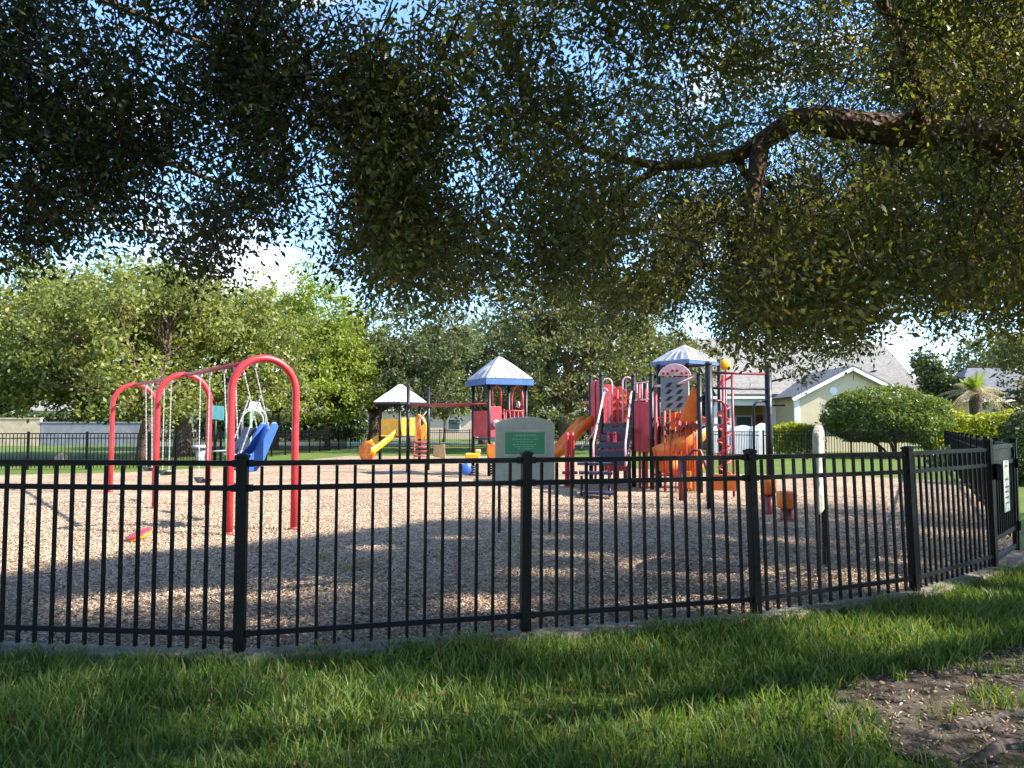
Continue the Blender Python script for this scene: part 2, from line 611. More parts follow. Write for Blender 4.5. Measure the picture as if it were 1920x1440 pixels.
cr = nt.nodes.new('ShaderNodeValToRGB')
cr.color_ramp.elements[0].position = 0.56
cr.color_ramp.elements[1].position = 0.66
cr.color_ramp.elements[0].color = (0, 0, 0, 1)
cr.color_ramp.elements[1].color = (0.9, 0.9, 0.9, 1)
nt.links.new(nz.outputs['Fac'], cr.inputs['Fac'])
mxw = nt.nodes.new('ShaderNodeMixRGB')
mxw.inputs['Color2'].default_value = (4.6, 4.8, 5.2, 1)
nt.links.new(cr.outputs['Color'], mxw.inputs['Fac'])
tint = nt.nodes.new('ShaderNodeMixRGB')
tint.blend_type = 'MULTIPLY'
tint.inputs['Fac'].default_value = 1
tint.inputs['Color2'].default_value = (0.76, 0.89, 1.0, 1)
nt.links.new(sky.outputs['Color'], tint.inputs['Color1'])
nt.links.new(tint.outputs['Color'], mxw.inputs['Color1'])
nt.links.new(mxw.outputs['Color'], bg.inputs['Color'])
bg.inputs['Strength'].default_value = 0.135

sl = bpy.data.lights.new('sun', 'SUN')
sl.energy = 4.2
sl.angle = R(0.53)
sl.color = (1.0, 0.93, 0.82)
so = bpy.data.objects.new('sun', sl)
COL.objects.link(so)
so.rotation_euler = SUN.to_track_quat('Z', 'Y').to_euler()
so.location = (20, -5, 25)

vs = sc.view_settings
vs.view_transform = 'Standard'
vs.look = 'None'
vs.exposure = 1.85
vs.gamma = 1
vs.use_curve_mapping = False

# ------------------------------------------------------------------ fence line
POSTS = [Vector(p) for p in ((-5.15, 5.85, 0), (-3.5, 5.03, 0), (-1.69, 4.84, 0), (0.09, 5.31, 0), (1.82, 5.80, 0),
                             (3.42, 6.60, 0), (4.79, 7.72, 0))]
LEAN = [0, 0, 0.0, 0.01, -0.030, -0.036, -0.02]
GATE_END = Vector((5.68, 8.74, 0))
FAR_POST = Vector((6.22, 9.66, 0))

# ------------------------------------------------------------------ ground
def sheet(name, poly, z, m, kind='structure', th=0.0):
    mb = MB()
    if th:
        mb.slab([(x, y, z - th) for x, y in poly], (0, 0, 1), th)
    else:
        mb.add([(x, y, z) for x, y in poly], [tuple(range(len(poly)))])
    o = mb.build(name, m)
    tag(o, kind=kind)
    return o


gs = []
for i in range(-40, 41):
    gs.append(i)
sheet('lawn', [(-600, -60), (600, -60), (600, 900), (-600, 900)], 0, 'lawn')

MULCH = [(-22, 9.0), (-5.15, 5.90), (-3.5, 5.08), (-1.69, 4.90), (0.06, 5.37), (1.79, 5.86), (3.38, 6.65), (4.74, 7.78), (5.62, 8.80),
         (6.9, 10.5), (9.5, 15.5), (11.5, 20), (10, 22.4), (6, 23.5), (3.6, 27), (2.5, 37), (-8, 37.5), (-9.5, 28), (-12, 24), (-17, 22), (-26, 21)]
sheet('playground_ground', MULCH, 0.012, 'mulch')

# kerb: concrete strip under the front fence, butt-jointed run by run
kb = MB()
KP = [POSTS[0], POSTS[1], POSTS[2], POSTS[3], POSTS[4], POSTS[5], POSTS[6], GATE_END]


def offs(pts, d):
    out = []
    for i, p in enumerate(pts):
        a = pts[max(i - 1, 0)]
        b = pts[min(i + 1, len(pts) - 1)]
        t = (b - a).normalized()
        out.append(p + Vector((t.y, -t.x, 0)) * d)
    return out


ko, ki = offs(KP, 0.15), offs(KP, -0.06)
for i in range(len(KP) - 1):
    z0, z1 = -0.05, 0.045
    q = [ki[i], ko[i], ko[i + 1], ki[i + 1]]
    kb.hexa([v + Vector((0, 0, z0)) for v in q], [v + Vector((0, 0, z1)) for v in q])
tag(kb.build('kerb', 'concrete', bevel=0.012), kind='structure')
sheet('path', [(4.98, 7.55), (5.84, 8.62), (9.5, 9.3), (14, 9.0), (14, 7.3), (9.5, 7.6), (6.3, 7.05)], 0.022, 'path')
sheet('road', [(-300, 66), (300, 60), (300, 67), (-300, 73)], 0.008, 'asphalt')
sheet('pavement', [(-300, 61), (300, 55.2), (300, 57), (-300, 62.8)], 0.016, 'path')
DIRT = [G(1560, 1300), G(1610, 1275), G(1700, 1262), G(1800, 1236), G(1905, 1215), G(2100, 1200), G(2400, 1300), G(2300, 1500), G(1900, 1480), G(1700, 1425), G(1610, 1380), G(1545, 1345)]
sheet('bare_ground', [(p.x, p.y) for p in DIRT], 0.010, 'dirt')


def in_poly(x, y, poly):
    c = False
    n = len(poly)
    j = n - 1
    for i in range(n):
        xi, yi, xj, yj = poly[i][0], poly[i][1], poly[j][0], poly[j][1]
        if (yi > y) != (yj > y) and x < (xj - xi) * (y - yi) / (yj - yi) + xi:
            c = not c
        j = i
    return c


def in_poly_np(X, Y, poly):
    c = np.zeros(len(X), bool)
    n = len(poly)
    j = n - 1
    for i in range(n):
        xi, yi, xj, yj = poly[i][0], poly[i][1], poly[j][0], poly[j][1]
        if yi != yj:
            t = ((yi > Y) != (yj > Y)) & (X < (xj - xi) * (Y - yi) / (yj - yi) + xi)
            c ^= t
        j = i
    return c


# grass: real blades on the near lawn
GR = [(-7, 2.2), (6.5, 2.2), (9, 6.8), (6.3, 7.0)] + [(p.x, p.y) for p in reversed(offs(KP[1:7], 0.085))] + [(-7, 6.4)]
N = 190000
X = rng.uniform(-5.6, 8.5, N)
Y = 2.4 + (rng.uniform(0, 1, N) ** 0.9) * 5.4
ok = in_poly_np(X, Y, GR) & (np.abs(X) < 0.72 * Y + 0.9)
dp = [(p.x, p.y) for p in DIRT]
wob = np.array([(noise.noise(Vector((x * 4.0, y * 4.0, 2))), noise.noise(Vector((x * 4.0, y * 4.0, 12)))) for x, y in zip(X, Y)])
ind = in_poly_np(X + wob[:, 0] * .42, Y + wob[:, 1] * .35, dp)
inn = np.array([noise.noise(Vector((x * 2.6, y * 3.4, 31))) for x, y in zip(X, Y)])
ok &= ~(ind & (rng.uniform(0, 1, N) > np.clip(.02 + (inn - .12) * 3.0, .02, .85)))
X, Y = X[ok], Y[ok]
N = len(X)
hz = np.array([noise.noise(Vector((x * 1.6, y * 1.6, 0))) for x, y in zip(X, Y)])
hz2 = np.array([noise.noise(Vector((x * 5.5, y * 5.5, 4))) for x, y in zip(X, Y)])
dens = rng.uniform(0, 1, N) < np.clip(0.88 + 0.7 * hz2 + 0.3 * hz, 0.35, 1)
X, Y, hz, hz2 = X[dens], Y[dens], hz[dens], hz2[dens]
N = len(X)
H = rng.uniform(0.045, 0.115, N) * (1 + 0.45 * hz + 0.35 * hz2)
ex = np.clip(1.0 - np.abs(Y - 5.0) * 0.0, 0, 1)
an = rng.uniform(0, 2 * np.pi, N)
wd = rng.uniform(0.0028, 0.0052, N)
ln = rng.uniform(0.15, 0.85, N) * H
ld = rng.uniform(0, 2 * np.pi, N)
Bx, By = np.cos(an) * wd, np.sin(an) * wd
Lx, Ly = np.cos(ld) * ln, np.sin(ld) * ln
Z = np.zeros(N)
v = [np.stack([X - Bx, Y - By, Z], 1), np.stack([X + Bx, Y + By, Z], 1),
     np.stack([X + Bx * .85 + Lx * .35, Y + By * .85 + Ly * .35, H * .6], 1), np.stack([X - Bx * .85 + Lx * .35, Y - By * .85 + Ly * .35, H * .6], 1),
     np.stack([X + Bx * .15 + Lx, Y + By * .15 + Ly, H], 1), np.stack([X - Bx * .15 + Lx, Y - By * .15 + Ly, H], 1)]
V = np.stack(v, 1).reshape(-1, 3)
k = np.arange(N, dtype=np.int32)[:, None] * 6
Q = np.concatenate([k + np.array([[0, 1, 2, 3]]), k + np.array([[3, 2, 4, 5]])], 1).reshape(-1, 4)
o = np_obj('grass', V, Q, 'grass')
tag(o, 'long green grass blades on the near lawn in front of the black fence', 'grass', kind='stuff')


# wood chips: small blocks lying on the mulch near the fence
def blocks(X, Y, L, W, T, zmax, tilt):
    n = len(X)
    yaw = rng.uniform(0, 2 * np.pi, n)
    t1 = rng.normal(0, tilt, n)
    d = np.stack([np.cos(yaw) * np.cos(t1), np.sin(yaw) * np.cos(t1), np.sin(t1)], 1)
    s = np.stack([-np.sin(yaw), np.cos(yaw), rng.normal(0, tilt, n)], 1)
    s /= np.linalg.norm(s, axis=1)[:, None]
    u = np.cross(d, s)
    C = np.stack([X, Y, 0.014 + rng.uniform(0, zmax, n)], 1)
    L, W, T = L[:, None] / 2, W[:, None] / 2, T[:, None] / 2
    c = []
    for a, b, e in ((-1, -1, -1), (1, -.8, -1), (1, .8, -1), (-1, 1, -1), (-1, -1, 1), (1, -.8, 1), (1, .8, 1), (-1, 1, 1)):
        c.append(C + d * L * a + s * W * b + u * T * e)
    V = np.stack(c, 1).reshape(-1, 3)
    k = np.arange(n, dtype=np.int32)[:, None] * 8
    fs = [(4, 5, 6, 7), (0, 1, 5, 4), (1, 2, 6, 5), (2, 3, 7, 6), (3, 0, 4, 7)]
    Q = np.concatenate([k + np.array([f]) for f in fs], 1).reshape(-1, 4)
    return V, Q


N = 185000
Yc = 4.9 + rng.uniform(0, 1, N) ** 1.5 * 11
Xc = rng.uniform(-1, 1, N) * (Yc * 0.70 + 0.4)
ok = in_poly_np(Xc, Yc, MULCH)
Xc, Yc = Xc[ok], Yc[ok]
n = len(Xc)
V, Q = blocks(Xc, Yc, rng.uniform(0.010, 0.040, n), rng.uniform(0.004, 0.011, n), rng.uniform(0.002, 0.006, n), 0.02, 0.30)
o = np_obj('wood_chips', V, Q, 'chip')
tag(o, 'loose tan and brown wood chips covering the playground', 'wood chips', kind='stuff')

# leaf litter on the bare dirt
N = 3800
X = rng.uniform(1.2, 4.6, N)
Y = rng.uniform(2.9, 5.2, N)
ok = in_poly_np(X, Y, dp)
X, Y = X[ok], Y[ok]
n = len(X)
V, Q = blocks(X, Y, rng.uniform(0.006, 0.034, n), rng.uniform(0.003, 0.012, n), rng.uniform(0.001, 0.004, n), 0.012, 0.4)
o = np_obj('leaf_litter', V, Q, 'litter')
tag(o, 'dry leaf litter and bits on the bare soil patch', 'leaf litter', kind='stuff')

N = 1700
Y = 3.0 + rng.uniform(0, 1, N) * 9
X = rng.uniform(-1, 1, N) * (Y * .7 + .4)
n = len(X)
gi = in_poly_np(X, Y, GR)
V, Q = leaf_arrays(np.stack([X, Y, np.where(gi, rng.uniform(.03, .07, n), rng.uniform(.035, .045, n))], 1), .046, .020, 1.4)
o = np_obj('fallen_leaves', V, Q, 'deadleaf')
tag(o, 'small dry brown leaves fallen on the lawn, kerb and wood chips', 'fallen leaves', kind='stuff')

# surface roots in the dirt patch
for j, (pp, r0, lab) in enumerate((([(1990, 1262), (1880, 1275), (1790, 1262), (1690, 1285), (1600, 1302)], 0.022, 'long grey tree root snaking along the back of the bare soil patch'),
                                   ([(1990, 1335), (1900, 1345), (1820, 1362), (1740, 1378), (1690, 1392)], 0.03, 'thick pale tree root lying across the middle of the bare soil patch'),
                                   ([(2000, 1425), (1920, 1405), (1860, 1412), (1800, 1440)], 0.045, 'knobbly tree root in the lower corner of the bare soil patch'))):
    pts = []
    for a, b in zip(pp[:-1], pp[1:]):
        ga, gb = G(*a), G(*b)
        for t in (0, 0.5):
            q = ga.lerp(gb, t)
            pts.append(q + Vector((rnd.uniform(-.03, .03), rnd.uniform(-.03, .03), r0 * 0.35)))
    pts.append(G(*pp[-1]))
    m = len(pts)
    mb = MB().tube(pts, [r0 * (1 - 0.75 * i / (m - 1)) * rnd.uniform(.8, 1.25) for i in range(m)], 8)
    tag(mb.build('tree_root', 'barkgrey', smooth=True), lab, 'root', 'surface roots in the bare soil patch')

# ------------------------------------------------------------------ front fence
fence = thing('metal_fence', 'black metal picket fence running across the front of the playground', 'fence', POSTS[2])
PW = 0.066
ZT, ZM, ZB = 1.20, 1.045, 0.148


def top_shift(i):
    return Vector((LEAN[i], 0, 0))


def make_post(parent, p, lean, name='fence_post', h=1.235, w=PW, rz=0.0):
    mb = MB()
    m = Matrix.Rotation(rz, 3, 'Z')
    c = [m @ Vector(q) for q in ((-w / 2, -w / 2, 0), (w / 2, -w / 2, 0), (w / 2, w / 2, 0), (-w / 2, w / 2, 0))]
    t = Vector((lean, 0, h))
    mb.hexa([p + q for q in c], [p + q + t for q in c])
    o = mb.build(name, 'black', parent, bevel=0.004)
    cb = MB()
    k = 1.16
    cb.hexa([p + q * k + t for q in c], [p + q * k + t + Vector((0, 0, 0.018)) for q in c])
    cb.hexa([p + q * k + t + Vector((0, 0, 0.018)) for q in c], [p + q * 0.35 + t + Vector((0, 0, 0.030)) for q in c])
    cb.build('post_cap', 'black', o)
    return o


def make_panel(parent, a, b, la, lb, n, z0=0.0):
    d = (b - a)
    L = d.length
    d.normalize()
    e0, e1 = PW / 2 + 0.002, L - PW / 2 - 0.002

    def at(s, z):
        lean = la + (lb - la) * s / L
        return a + d * s + Vector((lean * z / 1.2, 0, z))
    pan = bpy.data.objects.new('fence_panel', None)
    pan.empty_display_size = 0.1
    COL.objects.link(pan)
    pan.parent = parent
    OFF[pan] = OFF[parent]
    for z in (ZT, ZM, ZB):
        MB().beam(at(e0, z), at(e1, z), 0.026, 0.034).build('rail', 'black', pan)
    for z in (ZT, ZM, ZB):
        for e in (e0, e1 - .03):
            MB().beam(at(e, z), at(e + .03, z), 0.036, 0.045).build('bracket', 'black', pan)
    for i in range(n):
        s = (i + 1) * L / (n + 1)
        pk = MB()
        pk.beam(at(s, 0.052), at(s, ZT - 0.017 - 0.002), 0.0195, 0.0195, up=d)
        pk.build('picket', 'black', pan)
    return pan


for i, p in enumerate(POSTS):
    a = POSTS[max(i - 1, 0)]
    b = POSTS[min(i + 1, len(POSTS) - 1)]
    t = b - a
    make_post(fence, p, LEAN[i], rz=math.atan2(t.y, t.x), h=1.235 if i < 6 else 1.28)
for i in range(len(POSTS) - 1):
    make_panel(fence, POSTS[i], POSTS[i + 1], LEAN[i], LEAN[i + 1], 15 if i else 14)

# gate
gate = thing('metal_gate', 'black metal picket gate at the right end of the front fence', 'gate', POSTS[6])
gd = (GATE_END - POSTS[6]).normalized()
gl = (GATE_END - POSTS[6]).length
ga = POSTS[6] + gd * 0.055
gb = GATE_END - gd * 0.055
gf = MB()
for e in (ga, gb):
    gf.beam(e + Vector((0, 0, 0.07)), e + Vector((0, 0, 1.25)), 0.045, 0.045, up=gd)
for z in (0.10, 0.30, 1.05, 1.22):
    gf.beam(ga + gd * 0.026 + Vector((0, 0, z)), gb - gd * 0.026 + Vector((0, 0, z)), 0.03, 0.045)
gf.build('gate_frame', 'black', gate, bevel=0.003)
gb2 = MB()
gb2.slab([ga + gd * .03 + Vector((0, 0, 1.075)), gb - gd * .03 + Vector((0, 0, 1.075)), gb - gd * .03 + Vector((0, 0, 1.195)), ga + gd * .03 + Vector((0, 0, 1.195))], (-gd.y, gd.x, 0), 0.006)
gb2.build('latch_shield', 'black', gate)
GL = (gb - ga).length
for i in range(9):
    s = (i + 1) * GL / 10
    MB().beam(ga + gd * s + Vector((0, 0, 0.325)), ga + gd * s + Vector((0, 0, 1.027)), 0.019, 0.019, up=gd).build('picket', 'black', gate)
MB().box(ga + Vector((0.02, -0.06, 0.98)), (0.05, 0.05, 0.16)).build('latch', 'black', gate, bevel=0.006)
for z in (0.32, 1.02):
    MB().tube([gb + gd * .03 + Vector((0.03, -0.03, z - .05)), gb + gd * .03 + Vector((0.03, -0.03, z + .05))], 0.018, 8).build('hinge', 'black', gate)
make_post(gate, GATE_END + Vector((0.012, 0.01, 0)), 0, 'gate_post', 1.28, rz=math.atan2(gd.y, gd.x))

# notice hanging on the gate
nn = Vector((gd.y, -gd.x, 0))
nc = ga + gd * (GL * 0.52) + nn * 0.022 + Vector((0, 0, 0.80))
nt_ = thing('notice_sign', 'tall white notice with dark lines of print hanging on the black gate', 'sign', nc)
MB().slab([nc + gd * a + Vector((0, 0, b)) for a, b in ((-.16, -.27), (.16, -.27), (.16, .27), (-.16, .27))], nn, 0.005).build('board', 'signwhite', nt_)
mb = MB()
for z, w_ in ((0.20, .2), (0.06, .22), (-0.02, .24), (-.07, .2), (-.13, .22), (-.19, .16)):
    x0 = -w_ / 2
    while x0 < w_ / 2:
        l = rnd.uniform(.015, .05)
        mb.slab([nc + nn * 0.0055 + gd * a + Vector((0, 0, z + b)) for a, b in ((x0, 0), (min(x0 + l, w_ / 2), 0), (min(x0 + l, w_ / 2), .02), (x0, .02))], nn, 0.001)
        x0 += l + 0.012
mb.build('print', 'ink', nt_)

# ------------------------------------------------------------------ far fence runs
FPAN = {}


def far_panel_mesh(n, L):
    mb = MB()
    for z in (1.20, 1.045, 0.15):
        mb.beam((0.03, 0, z), (L - 0.03, 0, z), 0.026, 0.034)
    for i in range(n):
        s = (i + 1) * L / (n + 1)
        mb.beam((s, 0, 0.05), (s, 0, 1.18), 0.02, 0.02, up=(1, 0, 0))
    return mb


def fence_run(pts, label):
    pts = [Vector((*p, 0)) for p in pts]
    root = thing('metal_fence', label, 'fence', pts[0])
    first_panel = first_post = None
    for a, b in zip(pts[:-1], pts[1:]):
        d = b - a
        k = max(1, round(d.length / 1.83))
        L = d.length / k
        rz = math.atan2(d.y, d.x)
        d.normalize()
        for i in range(k):
            q = a + d * (L * i) - pts[0]
            if first_panel is None:
                OFF[root] = Vector((0, 0, 0))
                first_panel = far_panel_mesh(15, 1.83).build('fence_panel', 'black', root)
                first_post = MB().box((0, 0, 0.635), (PW, PW, 1.27)).build('fence_post', 'black', root)
                pan, po = first_panel, first_post
            else:
                pan, po = first_panel.copy(), first_post.copy()
                COL.objects.link(pan)
                COL.objects.link(po)
            pan.location = q
            pan.rotation_euler = (0, 0, rz)
            pan.scale = (L / 1.83, 1, 1)
            po.location = q
            po.rotation_euler = (0, 0, rz)
    return root


fence_run([(-27, 24.2), (-12.4, 26.0)], 'black picket fence on the lawn behind the swings at the left')
fence_run([(-12.3, 26.1), (-10.6, 49.5)], 'black picket fence running away behind the red swing arches')
fence_run([(-10.5, 50), (5, 50)], 'distant black picket fence under the trees between the two roofed towers')
fence_run([(5.1, 49.9), (11, 34.2)], 'black picket fence at the back behind the big play structure')
fence_run([(11.1, 34), (18.4, 33)], 'black picket fence in front of the cream house and domed shrub')
fence_run([(18.5, 32.9), (FAR_POST.x, FAR_POST.y)], 'black picket fence seen edge-on running from the gate toward the hedge')

# ------------------------------------------------------------------ swings
BD = Vector((-0.604, 0.797, 0))        # beam direction
AD = Vector((0.797, 0.604, 0))         # across, leg to leg
A0 = Vector((-3.36, 10.42, 0))
SP_ = 4.14
HW = 0.44
ZTOP = 2.36
sw = thing('swing_set', 'red tubular swing frame of three tall arches with two bays', 'swing frame', A0)


def arch_pts(c, hw, ztop):
    pts = [c - AD * hw, c - AD * hw + Vector((0, 0, (ztop - hw) * 0.5))]
    for i in range(17):
        a = math.pi - math.pi * i / 16
        pts.append(c + AD * (hw * math.cos(a)) + Vector((0, 0, ztop - hw * 1.05 + hw * 1.05 * math.sin(a))))
    pts += [c + AD * hw + Vector((0, 0, (ztop - hw) * 0.5)), c + AD * hw]
    return pts


for i in range(3):
    c = A0 + BD * (SP_ * i)
    ar = MB().tube(arch_pts(c, HW, ZTOP), 0.050, 16).build('arch', 'red', sw, smooth=True)
    for s in (-1, 1):
        MB().lathe([(0.055, 0.0), (0.058, 0.01), (0.058, 0.05), (0.053, 0.055)], c + AD * (HW * s), 14).build('foot_collar', 'darkred', ar, smooth=True)
bm_ = MB()
bm_.tube([A0 + Vector((0, 0, ZTOP - 0.012)), A0 + BD * (SP_ * 2) + Vector((0, 0, ZTOP - 0.012))], 0.036, 12)
bm_.build('beam', 'darkred', sw, smooth=True)
for i in range(2):
    for k in (0.0, 1.0):
        c = A0 + BD * (SP_ * (i + k)) + Vector((0, 0, ZTOP - 0.012))
        s = 1 if k == 0 else -1
        MB().tube([c + BD * (0.03 * s), c + BD * (0.24 * s)], 0.046, 12).build('beam_sleeve', 'darkred', sw, smooth=True)


def make_swing(s, label, tilt=0.0):
    c = A0 + BD * s + Vector((0, 0, ZTOP - 0.085))
    root = thing('swing', label, 'swing', (c.x, c.y, 0), 'belt swings hanging from the red frame')
    zs = 0.52
    for k in (-1, 1):
        a = c + BD * (0.27 * k)
        e = Vector((c.x, c.y, zs)) + BD * (0.25 * k) + AD * tilt + Vector((0, 0, 0.07))
        mb = MB()
        n = 34
        for i in range(n):
            p, q = a.lerp(e, i / n), a.lerp(e, (i + 0.86) / n)
            mb.tube([p, q], 0.0085 if i % 2 else 0.012, 5)
        mb.build('chain', 'galv', root)
        MB().box(a + Vector((0, 0, 0.03)), (0.05, 0.05, 0.08)).build('hanger', 'galv', root)
    base = Vector((c.x, c.y, zs)) + AD * tilt
    n = 10
    lo, hi = [], []
    V_, F_ = [], []
    for i in range(n + 1):
        t = i / n * 2 - 1
        p = base + BD * (0.25 * t) + Vector((0, 0, 0.07 * t * t))
        for sgn in (-1, 1):
            for dz in (0, -0.014):
                V_.append(p + AD * (0.075 * sgn) + Vector((0, 0, dz)))
    for i in range(n):
        a, b = i * 4, (i + 1) * 4
        F_ += [(a, a + 2, b + 2, b), (a + 1, b + 1, b + 3, a + 3), (a, b, b + 1, a + 1), (a + 2, a + 3, b + 3, b + 2)]
    F_ += [(0, 1, 3, 2), (n * 4, n * 4 + 2, n * 4 + 3, n * 4 + 1)]
    MB().add(V_, F_).build('seat', 'rubber', root, smooth=True)
    return root


def high_back_swing(s):
    c = A0 + BD * s + Vector((0, 0, ZTOP - 0.085))
    root = thing('swing', 'blue high-backed bucket swing hanging close behind the tallest red arch', 'swing', (c.x, c.y, 0))
    g = Vector((c.x, c.y, 0.05))

    def q(a, z, b):
        return g + AD * a + BD * b + Vector((0, 0, z))
    prof = [(-.26, .86), (-.10, .78), (.02, .80), (.10, .92), (.18, 1.10), (.26, 1.30), (.31, 1.40)]
    V_, F_ = [], []
    for a, z in prof:
        for b in (-.20, .20):
            V_ += [q(a, z, b), q(a + .03, z - .025, b)]
    for i in range(len(prof) - 1):
        a, b = 4 * i, 4 * i + 4
        F_ += [(a, a + 2, b + 2, b), (a + 1, b + 1, b + 3, a + 3), (a, b, b + 1, a + 1), (a + 2, a + 3, b + 3, b + 2)]
    e = 4 * len(prof) - 4
    F_ += [(0, 1, 3, 2), (e, e + 2, e + 3, e + 1)]
    MB().add(V_, F_).build('seat_shell', 'blue', root, smooth=True)
    wing = [(-.24, .84), (-.08, .74), (.06, .76), (.16, .90), (.36, 1.38), (.33, 1.44), (.26, 1.44), (.10, 1.12), (-.02, 1.0), (-.20, .98)]
    for b, t in ((-.24, .035), (.205, .035)):
        MB().slab([q(a, z, b) for a, z in wing], BD, t).build('side_wing', 'blue', root, bevel=.012)
    MB().slab([q(-.21, .98, -.17), q(-.21, .98, .17), q(.08, 1.34, .17), q(.08, 1.34, -.17)], (AD * -.75 + Vector((0, 0, .6))), .05).build('harness', 'navy', root, bevel=.015)
    MB().tube([q(-.24, .99, -.26), q(-.24, .99, .26)], .016, 8).build('lap_bar', 'galv', root, smooth=True)
    for b in (-.25, .25):
        a = c + BD * b
        MB().box(a + Vector((0, 0, 0.03)), (0.05, 0.05, 0.08)).build('hanger', 'galv', root)
        for ta, tz in ((.22, 1.34), (-.18, 1.0)):
            mb = MB()
            top = a if ta > 0 else a.lerp(q(.22, 1.34, b * .98), .45)
            p1 = q(ta, tz, b * .98)
            n = int((p1 - top).length / .055)
            for i in range(n):
                mb.tube([top.lerp(p1, i / n), top.lerp(p1, (i + .86) / n)], .0085 if i % 2 else .012, 5)
            mb.build('chain', 'galv', root)
    return root


high_back_swing(0.66)
make_swing(1.55, 'belt swing in the near bay hanging just left of the tallest red arch', 0.10)
make_swing(2.85, 'belt swing in the near bay hanging beside the middle red arch')
make_swing(5.35, 'belt swing in the far bay hanging just behind the middle red arch')
make_swing(6.95, 'belt swing in the far bay hanging beside the farthest red arch', 0.05)

# red balance pod on the mulch
pc = G(264, 1016) + Vector((0, 0, 0.0))
pod = thing('balance_pod', 'low tilted red disc with a yellow underside lying on the wood chips', 'play pod', pc)
tl = Matrix.Rotation(R(22), 3, Vector((0.55, -0.8, 0)).normalized())
MB().lathe([(0.03, 0.10), (0.10, 0.098), (0.145, 0.09), (0.165, 0.075), (0.16, 0.062)], pc + Vector((0, 0, 0.03)), 22, tl).build('disc', 'redplastic', pod, smooth=True)
MB().lathe([(0.05, 0.0), (0.10, 0.01), (0.15, 0.045), (0.158, 0.0615)], pc + Vector((0, 0, 0.03)), 22, tl).build('bowl', 'yellow', pod, smooth=True)


bp0 = XY(118, 30.5)
bmx = bmesh.new()
bmesh.ops.create_icosphere(bmx, subdivisions=3, radius=1)
for v_ in bmx.verts:
    k_ = 1 + .22 * noise.noise(v_.co * 1.7)
    v_.co = Vector((v_.co.x * .25 * k_ + bp0.x, v_.co.y * .22 * k_ + bp0.y, max(0, .12 + v_.co.z * .26 * k_)))
me = bpy.data.meshes.new('boulder')
bmx.to_mesh(me)
bmx.free()
tag(link_mesh('boulder', me, 'beige', None, True), 'pale tan boulder lying on the lawn just beyond the far left fence', 'boulder')


for px_, py_, nb, lab in ((655, 1072, 26, 'pale dry weed tuft on the shaded wood chips between the first two fence posts'), (600, 1050, 16, 'smaller wispy dry weed on the wood chips left of the pale weed tuft')):
    c = G(px_, py_)
    mb = MB()
    for i in range(nb):
        a = rnd.uniform(0, 6.28)
        l = rnd.uniform(.10, .30)
        d = Vector((math.cos(a), math.sin(a), 0))
        h_ = rnd.uniform(.05, .15)
        mb.tube([c + d * .02, c + d * (l * .45) + Vector((0, 0, h_)), c + d * (l * .8) + Vector((0, 0, h_ * .8)), c + d * l + Vector((0, 0, h_ * .25))], [.004, .004, .003, .001], 4)
    tag(mb.build('weed', 'drydfrond'), lab, 'weed')


# ------------------------------------------------------------------ sign boards
def sign_board(center, ax, label, zb, zt, width=0.80, leg_back=0.0495, leg_top=0.35):
    """rounded plastic board on two black legs; ax = unit vector along the board, front faces ax x up"""
    root = thing('sign_board', label, 'sign board', center, None)
    fr = Vector((ax.y, -ax.x, 0))
    hw = width / 2
    T = 0.055
    out = []
    rc = 0.06
    for a0, cx, cz in ((180, -hw + rc, zb + rc), (270, hw - rc, zb + rc)):
        for i in range(6):
            a = R(a0 + 90 * i / 5)
            out.append((cx + rc * math.cos(a), cz + rc * math.sin(a)))
    sh = zt - 0.06
    for i in range(6):
        a = R(0 + 70 * i / 5)
        out.append((hw - rc + rc * math.cos(a), sh - rc + rc * math.sin(a)))
    n = 12
    for i in range(1, n):
        t = 1 - 2 * i / n
        out.append(((hw - rc) * t, sh + 0.06 * (1 - t * t)))
    for i in range(6):
        a = R(110 + 70 * i / 5)
        out.append((-hw + rc + rc * math.cos(a), sh - rc + rc * math.sin(a)))
    poly = [center + ax * x + fr * (-T / 2) + Vector((0, 0, z)) for x, z in out]
    b = MB().slab(poly, fr, T).build('board', 'signgrey', root, bevel=0.012)
    for s in (-1, 1):
        MB().beam(center + ax * (s * (hw - 0.06)) - Vector((0, 0, 0.05)) - fr * leg_back, center + ax * (s * (hw - 0.06)) + Vector((0, 0, zb + leg_top)) - fr * leg_back, 0.04, 0.04, up=ax).build('leg', 'post', root, bevel=0.004)
    return root, fr, T


sc_ = (G(935, 1000) + G(1033, 1002)) / 2
sc_.x = P(984, 1000, sc_.y).x
sax = Vector((1, 0.06, 0)).normalized()
s1, fr, T = sign_board(sc_, sax, 'grey-green rounded sign board with a green panel standing on two black legs', 0.68, 1.565)
zc = P(985, 831, sc_.y).z
pw, ph = 0.265, 0.145


def on_sign(x, z, d):
    return sc_ + sax * x + fr * (T / 2 + d) + Vector((0, 0, zc + z))


